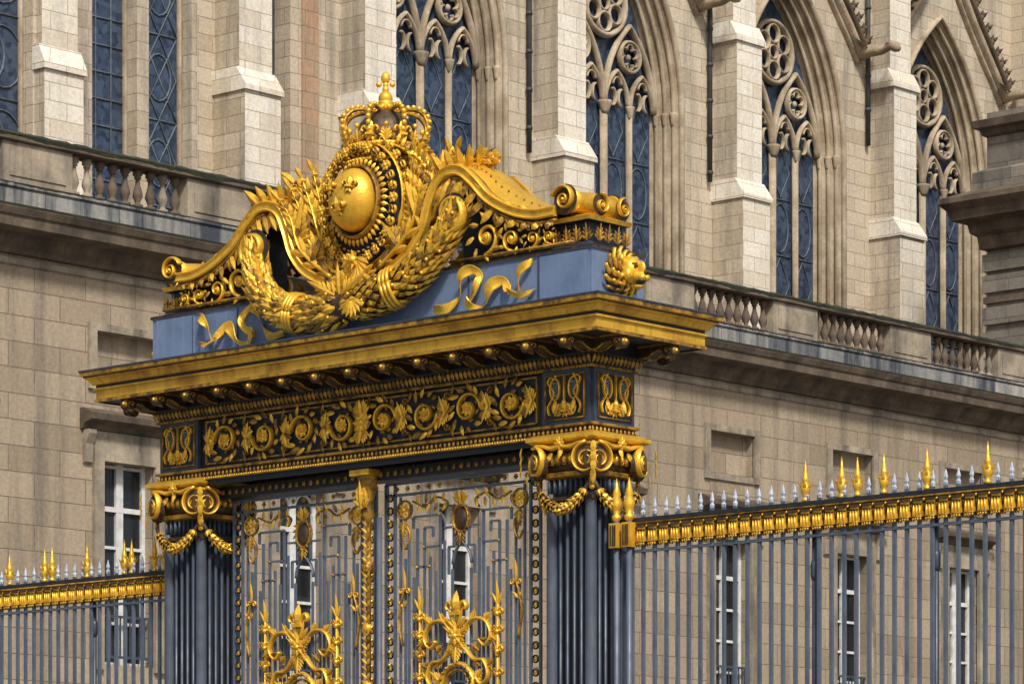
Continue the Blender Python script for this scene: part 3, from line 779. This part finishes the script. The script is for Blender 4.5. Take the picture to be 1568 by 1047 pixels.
# ================================================================ FENCES
def fence(name,u0,u1,dz,fin):
    root=empty(name);m=MB();V=.30
    lo,hi=min(u0,u1),max(u0,u1)
    box(m,lo,hi,V-.035,V+.035,5.345+dz,5.385+dz,'dark_iron')
    box(m,lo,hi,V-.025,V+.025,5.05+dz,5.075+dz,'fence_paint')
    box(m,lo,hi,V-.025,V+.025,1.5+dz,1.54+dz,'fence_paint')
    box(m,lo,hi,V-.02,V+.02,5.17+dz,5.34+dz,'dark_iron')
    n=int((hi-lo)/.142)
    for i in range(n+1):
        u=lo+.07+i*.142
        if u>hi: break
        j=random.uniform(-.004,.004)
        box(m,u-.016+j,u+.016+j,V-.016,V+.016,.9,5.44+dz,'fence_paint')
        q=random.uniform(.92,1.05)
        lathe(m,(u+random.uniform(-.004,.004),V,5.44+dz),[(.02,-.03),(.026,0),(.014,.02),(.024,.045),(.013,.09*q),(.002,.13*q)],6,'pale_tip',False)
    m.obj('bars',root);m=MB()
    tube(m,[(lo,V-.04,5.33+dz),(hi,V-.04,5.33+dz)],.011,AG,8)
    F=FRONT(0,V-.022,dz);FB=BACK(0,V+.022,dz)
    u=lo+.07
    while u<hi-.04:
        for FF,uu in ((F,u),(FB,-u)):
            vs=[FF(uu-.046,5.305,.0),FF(uu+.046,5.305,.0),FF(uu+.058,5.15,.0),FF(uu-.058,5.15,.0),
                FF(uu-.042,5.305,.022),FF(uu+.042,5.305,.022),FF(uu+.052,5.15,.03),FF(uu-.052,5.15,.03)]
            m.add(vs,[(4,5,6,7),(0,1,5,4),(1,2,6,5),(2,3,7,6),(3,0,4,7)],GM)
            for k in (-.034,0,.034):
                stroke(m,FF,[(uu+k*.9,5.255),(uu+k*1.15,5.13)],.009,.018,G,.022)
            stroke(m,FF,[(uu-.05,5.262),(uu+.05,5.262)],.008,.016,'bronze',.028)
            fbox(m,FF,uu-.050,uu+.050,5.29,5.312,.018,.04,'bronze')
            stroke(m,FF,[(uu-.055,5.145),(uu+.055,5.145)],.010,.018,AG,.022)
            for k in (-.04,-.013,.013,.04): dome(m,FF,uu+k,5.128,.011,.016,G,.022,6,.018)
            dome(m,FF,uu+.071,5.245,.010,.02,AG,.0,6,.03);dome(m,FF,uu+.071,5.30,.016,.02,G,.01,6)
        u+=.142
    for u in fin:
        k=random.uniform(.94,1.06)
        lathe(m,(u,V,5.385+dz),[(.02,0),(.035,.01),(.03,.03),(.018,.045),(.035,.07),(.048,.11*k),(.042,.15*k),(.024,.175*k),(.034,.19*k),(.028,.215*k),(.014,.29*k),(.002,.38*k)],12,G)
        for q in range(6):
            a=2*pi*q/6;d=Vector((cos(a),sin(a),0))
            leaf3(m,Vector((u,V,5.49+dz))+d*.035,d*.4+Vector((0,0,1)),d,.1,.035,G)
    m.obj('gilded_lambrequin',root);m=MB()
    box(m,lo,hi,V-.25,V+.25,0,.8,'course_stone');box(m,lo,hi,V-.29,V+.29,.8,.9,'palace_trim')
    m.obj('stone_plinth',root)
    m=MB()
    for u in fin[::4]:
        lathe(m,(u+.06,V+.06,0),[(.024,.9),(.024,5.34+dz)],10,'iron_blue')
        lathe(m,(u+.06,V+.06,4.75),[(.024,-.1),(.038,-.05),(.038,.05),(.024,.1)],10,'iron_blue')
    m.obj('posts',root)
fl=[-6.45,-6.62,-7.0,-7.12,-7.75,-8.35,-8.48,-9.1,-9.6,-10.2,-10.8,-11.4]
fr=[2.38,2.80,2.98,3.28,3.76,4.42,4.88,5.4,6.0,6.6,7.2,7.8]
fence('iron_fence',-13.0,-6.26,-.07,fl)
fence('iron_fence',.06,9.5,0,fr)
m=MB()
for u in (.14,.30):
    lathe(m,(u,.22,0),[(.03,.9),(.03,5.36)],10,'fence_paint')
    lathe(m,(u,.22,5.36),[(.03,0),(.05,.02),(.05,.05),(.03,.07),(.05,.12),(.06,.18),(.035,.24),(.045,.26),(.02,.34),(.003,.42)],12,G)
    box(m,u-.05,u+.05,.16,.27,5.1,5.34,GM)
    for k in (-.025,0.005,.03): box(m,u+k-.006,u+k+.006,.15,.16,5.12,5.32,'bronze')
m.obj('corner_posts',gate)
# ================================================================ PALACE
pal=empty('palace_wing_building')
UP=-30.0
F=SIDE(UP,0,0)
m=MB()
S0,S1=-10,75
wc=[39.9+4.8*k for k in range(-10,8)]
holes=[]
for c in wc:
    holes.append((c-.68,c+.68,6.4,10.4))
    holes.append((c-.85,c+.85,11.95,12.95))
    holes.append((c-.7,c+.7,1.2,4.4))
wallholes(m,F,S0,S1,0,14.2,holes,.35,'palace_stone')
box(m,UP-7.5,UP-.36,S0,S1,0,15.5,'palace_stone')
m.obj('walls',pal)
m=MB()
for c in wc:
    fbox(m,F,c-.85,c+.85,11.95,12.95,-.34,-.22,'palace_stone')
    for a,b,cc,d in ((c-1.05,c+1.05,12.95,13.10),(c-1.05,c-.85,11.80,12.95),(c+.85,c+1.05,11.80,12.95)):
        fbox(m,F,a,b,cc,d,-.02,.07,'palace_trim')
    fbox(m,F,c-.83,c+.83,11.8,11.947,-.02,.05,'palace_trim')
    fbox(m,F,c-.93,c-.68,6.3,10.65,-.02,.09,'palace_trim');fbox(m,F,c+.68,c+.93,6.3,10.65,-.02,.09,'palace_trim')
    fbox(m,F,c-.677,c+.677,10.4,10.65,-.02,.088,'palace_trim')
    fbox(m,F,c-.93,c+.93,10.652,10.98,-.02,.06,'palace_trim')
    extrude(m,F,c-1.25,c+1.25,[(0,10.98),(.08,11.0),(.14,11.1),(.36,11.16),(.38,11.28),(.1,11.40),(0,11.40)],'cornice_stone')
    for g in (1,-1):
        extrude(m,F,c+g*1.08-.1,c+g*1.08+.1,[(0,10.3),(.08,10.35),(.1,10.7),(.2,10.9),(.2,10.978),(0,10.978)],'palace_trim')
m.obj('window_surrounds',pal)
m=MB()
for c in wc:
    fbox(m,F,c-.68,c+.68,6.4,10.4,-.349,-.3,'window_glass')
    for x in (-.63,-.045,.045,.63): fbox(m,F,c+x-.045,c+x+.045,6.4,10.4,-.30,-.235,'white_frame')
    for z in (6.45,7.25,8.0,8.75,9.5,10.35): fbox(m,F,c-.60,c+.60,z-.03,z+.03,-.30,-.24,'white_frame')
    fbox(m,F,c-.64,c+.64,9.46,9.56,-.30,-.23,'white_frame')
    if 22<c<34:
        for g in (1,-1):
            stroke(m,F,circ(c+g*.34,9.9,.27,.36,14,0,pi,False),.03,.06,'white_frame',-.29)
    for z in (6.55,7.35): fbox(m,F,c-.68,c+.68,z,z+.05,-.1,-.05,'iron_blue')
    for k in range(11): fbox(m,F,c-.64+.128*k-.01,c-.64+.128*k+.01,6.6,7.35,-.09,-.06,'iron_blue')
    fbox(m,F,c-.7,c+.7,1.2,4.4,-.349,-.3,'window_glass')
    for x in (-.66,0,.66): fbox(m,F,c+x-.04,c+x+.04,1.2,4.4,-.30,-.23,'white_frame')
    for z in (2,2.8,3.6): fbox(m,F,c-.62,c+.62,z-.03,z+.03,-.30,-.24,'white_frame')
m.obj('windows',pal)
m=MB()
extrude(m,F,S0,S1,[(0,5.3),(.12,5.35),(.15,5.6),(.25,5.65),(.25,5.8),(0,5.9)],'palace_trim')
extrude(m,F,S0,S1,[(0,13.95),(.06,13.97),(.06,14.08),(.0,14.1)],'palace_trim')
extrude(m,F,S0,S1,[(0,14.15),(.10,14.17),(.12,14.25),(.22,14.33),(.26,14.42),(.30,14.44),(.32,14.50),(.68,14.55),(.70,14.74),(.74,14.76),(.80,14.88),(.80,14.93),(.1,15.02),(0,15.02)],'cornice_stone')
extrude(m,F,S0,S1,[(-.5,15.0),(.12,15.0),(.12,15.42),(.16,15.44),(.16,15.50),(-.5,15.56)],'course_stone')
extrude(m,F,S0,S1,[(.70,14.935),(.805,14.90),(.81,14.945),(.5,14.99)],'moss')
m.obj('cornice',pal)
m=MB()
start=19.2-4.8*6
for k in range(18):
    a=start+4.8*k
    fbox(m,F,a+3.02,a+4.78,15.53,16.30,-.3,.10,'palace_trim')
    fbox(m,F,a+3.2,a+4.6,15.65,16.2,.08,.125,'palace_trim')
    for j in range(9):
        p=F(a+.17+.333*j,15.53,-.08)
        r=.115
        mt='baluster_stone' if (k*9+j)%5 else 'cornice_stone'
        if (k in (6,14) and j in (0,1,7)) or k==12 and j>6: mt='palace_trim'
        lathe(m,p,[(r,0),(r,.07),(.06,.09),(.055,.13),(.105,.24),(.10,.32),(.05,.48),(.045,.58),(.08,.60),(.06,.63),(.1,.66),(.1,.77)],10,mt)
extrude(m,F,S0,S1,[(-.32,16.305),(.14,16.305),(.18,16.33),(.18,16.40),(-.32,16.44)],'cornice_stone')
m.obj('balustrade',pal)
m=MB()
n=int((S1-S0)/.12);vs=[];fs=[]
for i in range(n+1):
    s=S0+.12*i
    h=16.375+.035*sin(s*3.1)*sin(s*1.3)+random.uniform(-.015,.015)
    vs+=[F(s,h,.183),F(s,16.44,.20),F(s,16.50+random.uniform(-.01,.015),.1),F(s,16.49,-.34)]
for i in range(n):
    k=i*4;fs+=[(k+j,k+j+1,k+j+5,k+j+4) for j in range(3)]
m.add(vs,fs,'moss')
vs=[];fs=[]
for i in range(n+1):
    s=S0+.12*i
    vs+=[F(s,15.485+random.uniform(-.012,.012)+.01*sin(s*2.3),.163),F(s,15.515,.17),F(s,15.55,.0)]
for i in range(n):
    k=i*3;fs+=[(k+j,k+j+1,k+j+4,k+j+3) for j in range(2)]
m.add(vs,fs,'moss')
m.obj('coping_moss',pal)
pv=empty('stone_pavilion_building');m=MB()
PU0,PU1,PV0,PV1=-34.0,-28.0,56.5,66
P='pavilion_stone'
box(m,PU0,PU1,PV0,PV1,0,24,P)
rectsweep(m,PU0,PU1,PV0,PV1,[(0,20.1),(.15,20.15),(.2,20.5),(.35,20.6),(.4,20.85),(.75,20.95),(.8,21.2),(1.0,21.4),(1.0,21.55),(.1,21.9)],'cornice_stone')
rectsweep(m,PU0,PU1,PV0,PV1,[(.05,21.7),(.3,21.75),(.3,22.3),(.1,22.4)],P)
rectsweep(m,PU0,PU1,PV0,PV1,[(0,23.3),(.1,23.35),(.15,23.5),(.3,23.55),(.35,23.75),(0,23.85)],'cornice_stone')
rectsweep(m,PU0,PU1,PV0,PV1,[(.0,18.6),(.08,18.62),(.08,18.8),(0,18.82)],'cornice_stone')
for zz in (16.6,17.3,18.0,18.9,19.5):
    rectsweep(m,PU0,PU1,PV0,PV1,[(-.0,zz),(.1,zz+.02),(.1,zz+.5),(0,zz+.52)],P)
m.obj('walls',pv)
# ================================================================ CHAPEL
ch=empty('gothic_chapel_building')
UW=-39.1
F=SIDE(UW,0,0);m=MB()
ZT=33.0
wins=[39.34,46.58,54.05,61.45]
HW,ZS,RISE,SILL=2.45,23.5,4.9,15.0
prev=34.98
for c in wins:
    m.add([F(prev,0),F(c-HW,0),F(c-HW,ZT),F(prev,ZT)],[(0,1,2,3)],'chapel_stone')
    A=[(c-HW,SILL)]+arch(c,HW,ZS,RISE,12)+[(c+HW,SILL)]
    for i in range(1,len(A)-2):
        (x0,z0),(x1,z1)=A[i],A[i+1]
        m.add([F(x0,z0),F(x1,z1),F(x1,ZT),F(x0,ZT)],[(0,1,2,3)],'chapel_stone')
    m.add([F(c-HW,0),F(c+HW,0),F(c+HW,SILL),F(c-HW,SILL)],[(0,1,2,3)],'chapel_stone')
    prev=c+HW
m.add([F(prev,0),F(72,0),F(72,ZT),F(prev,ZT)],[(0,1,2,3)],'chapel_stone')
wallholes(m,F,30.3,34.98,0,ZT,[(33.45,34.08,10,33)],.6,'chapel_stone')
FL=SIDE(-38.35,0,0)
wallholes(m,FL,5,30.3,0,ZT,[(22.4,25.3,12,32),(27.05,28.42,12,32),(28.78,30.12,12,32)],.5,'chapel_stone')
m.add([FL(30.3,0,0),FL(30.3,ZT,0),FL(30.3,ZT,-.75),FL(30.3,0,-.75)],[(0,1,2,3)],'chapel_stone')
box(m,UW-10,UW-1.2,5,72,0,ZT,'chapel_stone')
m.obj('walls',ch)
m=MB()
for a,b in ((22.4,25.3),(27.05,28.42),(28.78,30.12)):
    F=FL
    fbox(m,F,a,b,12,32,-.5,-.42,'chapel_glass')
    c=(a+b)/2;w=(b-a)
    for s in (a+.05,b-.05): stroke(m,F,[(s,12),(s,32)],.05,.1,'chapel_trim',-.40)
    z=14.0
    while z<31:
        stroke(m,F,[(a,z),(b,z)],.025,.03,'lead_line',-.41)
        if a<23:
            stroke(m,F,circ(c,z+.95,w*.33,.85,20),.03,.04,'lead_line',-.41,True);stroke(m,F,circ(c+.9,z+.95,w*.2,.7,16),.02,.04,'lead_line',-.41,True);z+=1.9
        elif a<28:
            z+=.62
        else:
            stroke(m,F,[(c,z),(b-.12,z+1),(c,z+2),(a+.12,z+1)],.025,.03,'lead_line',-.41,True)
            stroke(m,F,circ(c,z+1,w*.28,.55,16),.025,.03,'lead_line',-.41,True)
            stroke(m,F,[(a+.1,z),(c,z+1),(a+.1,z+2)],.02,.03,'lead_line',-.41);stroke(m,F,[(b-.1,z),(c,z+1),(b-.1,z+2)],.02,.03,'lead_line',-.41)
            z+=2.0
    if 26<a<28:
        for s in (a+w*.33,a+w*.67): stroke(m,F,[(s,12),(s,32)],.022,.03,'lead_line',-.41)
F=SIDE(UW,0,0)
fbox(m,F,33.45,34.08,10,33,-.6,-.55,'gutter_dark')
fbox(m,F,34.45,35.0,12,33,.0,.06,'red_stone')
def gwin(c):
    T='chapel_trim'
    A=[(c-HW,SILL)]+arch(c,HW,ZS,RISE,12)+[(c+HW,SILL)]
    hi=2.12
    B=[(c-hi,SILL)]+arch(c,hi,ZS,4.4,12)+[(c+hi,SILL)]
    vs=[F(x,z,0) for x,z in A]+[F(x,z,-.85) for x,z in B];n=len(A)
    m.add(vs,[(i,i+1,n+i+1,n+i) for i in range(n-1)]+[(0,n-1,2*n-1,n)],T)
    for h,rz,nn,w in ((2.52,5.0,.02,.09),(2.40,4.82,-.16,.07),(2.30,4.66,-.38,.065),(2.18,4.5,-.6,.06)):
        Pp=[(c-h,SILL)]+arch(c,h,ZS,rz,12)+[(c+h,SILL)]
        stroke(m,F,Pp,w,w*1.2,T,nn)
        if h<2.5:
            for g in (1,-1):
                p=F(c+g*h,ZS-.25,nn);lathe(m,p,[(w,-.1),(w*1.2,0),(w*1.6,.22),(w*1.6,.28)],8,T)
    G1=arch(c,2.15,ZS,4.42,12)
    for i in range(len(G1)-1):
        (x0,z0),(x1,z1)=G1[i],G1[i+1]
        m.add([F(x0,SILL,-.8),F(x1,SILL,-.8),F(x1,z1,-.8),F(x0,z0,-.8)],[(0,1,2,3)],'chapel_glass')
    nb=-.66
    for s,w in ((0,.12),(1.07,.075),(-1.07,.075)):
        stroke(m,F,[(c+s,SILL),(c+s,ZS)],w,.14,T,nb)
        p=F(c+s,ZS-.22,nb+.06);lathe(m,p,[(w*.8,-.1),(w*1.1,0),(w*1.7,.2),(w*1.7,.26)],8,T)
    for g in (1,-1):
        cc=c+g*1.07
        stroke(m,F,arch(cc,1.05,ZS,2.25,10),.085,.14,T,nb)
        for h in (1,-1):
            l=cc+h*.53
            stroke(m,F,arch(l,.50,ZS,.95,7),.065,.12,T,nb)
            for q in (1,-1):
                stroke(m,F,circ(l+q*.25,ZS+.22,.2,.26,8,(0 if q<0 else pi)-1.2,(0 if q<0 else pi)+1.2,False),.035,.1,T,nb)
            stroke(m,F,circ(l,ZS+.55,.18,.22,10,.1,pi-.1,False),.035,.1,T,nb)
            z=SILL+.6;i=0
            while z<ZS-.8:
                stroke(m,F,[(l-.48,z),(l+.48,z)],.022,.03,'lead_line',-.79)
                stroke(m,F,[(l-.43,z+.8),(l,z+.05),(l+.43,z+.8),(l,z+1.55)],.02,.03,'lead_line',-.79,True) if i%2==0 else stroke(m,F,circ(l,z+.8,.38,.7,18),.02,.03,'lead_line',-.79,True)
                z+=1.62;i+=1
        x,z,r,k=cc,ZS+1.40,.42,6
        stroke(m,F,circ(x,z,r,r,20),.06,.14,T,nb,True)
        for i in range(k):
            an=2*pi*i/k+pi/2
            stroke(m,F,circ(x+r*.55*cos(an),z+r*.55*sin(an),r*.3,None,9,an-2.0,an+2.0,False),.035,.1,T,nb)
        dome(m,F,x,z,.09,.06,T,nb)
    x,z,r,k=c,ZS+2.72,.88,6
    stroke(m,F,circ(x,z,r,r,28),.085,.15,T,nb,True)
    for i in range(k):
        an=2*pi*i/k+pi/2
        stroke(m,F,circ(x+r*.6*cos(an),z+r*.6*sin(an),r*.3,None,14),.05,.12,T,nb,True)
    stroke(m,F,circ(x,z,.2,None,12),.04,.1,T,nb,True)
for c in wins: gwin(c)
m.obj('windows_and_tracery',ch)
m=MB()
for c in wins:
    for g in (1,-1):
        R=cr([(g*3.15,26.55),(g*2.65,27.2),(g*2.0,27.95),(g*1.3,28.8),(g*.6,29.8),(0,30.9)],5)
        Pp=[(c+a,b) for a,b in R]
        stroke(m,F,Pp,.12,.35,'chapel_trim',.02);stroke(m,F,[(a,b+.16) for a,b in Pp],.09,.28,'rake_stone',.22)
        stroke(m,F,[(a,b-.2) for a,b in Pp],.06,.15,'chapel_trim',.02)
        for i in range(1,len(Pp)-1,2):
            a,b=Pp[i];q=F(a+g*.1,b+.3,.36)
            for k in range(5):
                an=2*pi*k/5;leaf3(m,q,Vector((cos(an)*.6,g*.5+sin(an)*.5,.7)),Vector((cos(an),sin(an),0)),.26,.16,'rake_stone')
            ball(m,q,.1,'rake_stone',6,5)
    b0=F(c+3.2,26.6,.1)
    tube(m,[b0,b0+Vector((.4,0,.05)),b0+Vector((.8,0,.0)),b0+Vector((1.1,0,.08)),b0+Vector((1.3,0,.02)),b0+Vector((1.42,0,-.08))],[.2,.19,.14,.13,.16,.08],'chapel_trim',8)
    for g in (1,-1):
        leaf3(m,b0+Vector((1.15,g*.1,.12)),Vector((-.3,g*.4,.8)),Vector((1,0,0)),.22,.12,'chapel_trim')
        leaf3(m,b0+Vector((.4,g*.15,.1)),Vector((-.4,g*.8,.5)),Vector((0,0,1)),.5,.3,'chapel_trim')
extrude(m,F,5,72,[(0,32.2),(.3,32.3),(.35,32.7),(.5,32.8),(.5,33.0),(0,33.1)],'chapel_trim')
m.obj('gables_and_gargoyles',ch)
m=MB()
def butt(v1,z1,z2=25.8,w=1.22,U0=UW):
    v0=v1-w;proj=-38.0-U0
    def seg(p,za,zb,wi=0):
        v0_,v1_=v0+wi,v1-wi;a,b=U0+.001,U0+p
        m.add([(b,v0_,za),(b,v1_,za),(b,v1_,zb),(b,v0_,zb)],[(0,1,2,3)],'chapel_stone_lit')  # front face painted lighter than the sides, as if sunlit
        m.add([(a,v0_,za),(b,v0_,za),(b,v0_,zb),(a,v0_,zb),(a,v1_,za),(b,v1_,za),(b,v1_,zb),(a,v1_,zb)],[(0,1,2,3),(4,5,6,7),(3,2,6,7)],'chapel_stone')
    def weather(p0,p1,z):
        vs=[]
        for v in (v0-.05,v1+.05):
            vs+=[(U0,v,z-.12),(U0+p0+.07,v,z-.12),(U0+p0+.07,v,z),(U0+p1,v,z+.45),(U0,v,z+.45)]
        m.add(vs,[(0,1,2,3,4),(5,6,7,8,9),(1,2,7,6),(2,3,8,7),(0,1,6,5),(3,4,9,8)],'chapel_stone_lit')
    d=min(.25,proj*.4)
    seg(proj,0,z1-.121)
    weather(proj,proj-d,z1);seg(proj-d,z1+.451,z2-.121,wi=.05)
    weather(proj-d,proj-1.7*d,z2);seg(proj-1.7*d,z2+.451,31,wi=.1)
    cx,cy=U0+proj-1.0,(v0+v1)/2
    lathe(m,(cx,cy,31),[(.7,0),(.8,.2),(.6,.3),(.55,1.8),(.7,2),(.05,6)],8,'chapel_trim',False)
butt(26.49,20.5,w=1.15,U0=-38.36);butt(32.69,21.1,w=1.18,U0=-39.11);butt(36.97,21.3,w=1.2);butt(44.18,21.35);butt(51.7,21.4);butt(59.1,21.4);butt(66.4,21.4)
for v,zt,zb in ((42.7,31,21.4),(50.25,31,21.8),(57.65,31,24)):
    lathe(m,(UW+.12,v,0),[(.07,zb),(.07,zt)],8,'gutter_dark')
    for z in range(int(zb)+1,int(zt)): lathe(m,(UW+.12,v,z),[(.09,0),(.09,.1)],8,'gutter_dark')
m.obj('buttresses',ch)
m=MB()
m.add([(UW,5,33),(UW,72,33),(UW-5,72,44),(UW-5,5,44),(UW-10,5,33),(UW-10,72,33)],[(0,1,2,3),(3,2,5,4),(0,3,4),(1,5,2)],'slate')
m.obj('roof',ch)
m=MB()
TU,TV=-37.4,70.2
lathe(m,(TU,TV,0),[(1.3,0),(1.3,24),(1.6,24.3),(1.6,24.8),(1.2,25),(1.2,27.5),(1.5,27.8),(1.5,28.2),(1.15,28.4),(.05,40)],8,'slate',False)
for k in range(8):
    a=2*pi*k/8
    for j in range(14):
        t=j/14;r=1.15*(1-t)+.05;ball(m,(TU+r*cos(a),TV+r*sin(a),28.4+11.6*t),.16,'slate',6,4)
    lathe(m,(TU+1.45*cos(a),TV+1.45*sin(a),24),[(.18,0),(.18,3),(.25,3.1),(.02,5)],6,'rake_stone',False)
box(m,UW-12,UW-3,72.01,95,0,29,'slate')
m.obj('corner_turret',ch)
# ================================================================ GROUND
m=MB()
m.add([(-900,-900,0),(900,-900,0),(900,900,0),(-900,900,0)],[(0,1,2,3)],'paving')
m.obj('ground')
# ================================================================ CAMERA / LIGHT
cam=bpy.data.cameras.new('camera');co=bpy.data.objects.new('camera',cam);bpy.context.scene.collection.objects.link(co)
co.location=(22.21,-25.742,1.6);co.rotation_euler=(pi/2,0,math.radians(42.08))
cam.sensor_width=36;cam.lens=123.06;cam.shift_y=.5526;cam.clip_end=3000;cam.clip_start=.5
bpy.context.scene.camera=co
sd=Vector((.72,-.50,.90)).normalized()
L=bpy.data.lights.new('sun','SUN');L.energy=3.9;L.angle=math.radians(7);L.color=(1,.955,.885)
lo=bpy.data.objects.new('sun',L);bpy.context.scene.collection.objects.link(lo)
lo.rotation_euler=sd.to_track_quat('Z','Y').to_euler()
w=bpy.data.worlds.new('World');bpy.context.scene.world=w;w.use_nodes=True
nt=w.node_tree;sk=nt.nodes.new('ShaderNodeTexSky');sk.sky_type='NISHITA';sk.sun_disc=False
sk.sun_elevation=math.asin(sd.z);sk.sun_rotation=math.atan2(sd.x,sd.y);sk.dust_density=4;sk.air_density=1
bg=nt.nodes['Background'];nt.links.new(sk.outputs[0],bg.inputs[0]);bg.inputs[1].default_value=.115
sc=bpy.context.scene;sc.view_settings.view_transform='Standard';sc.view_settings.look='None';sc.view_settings.exposure=0
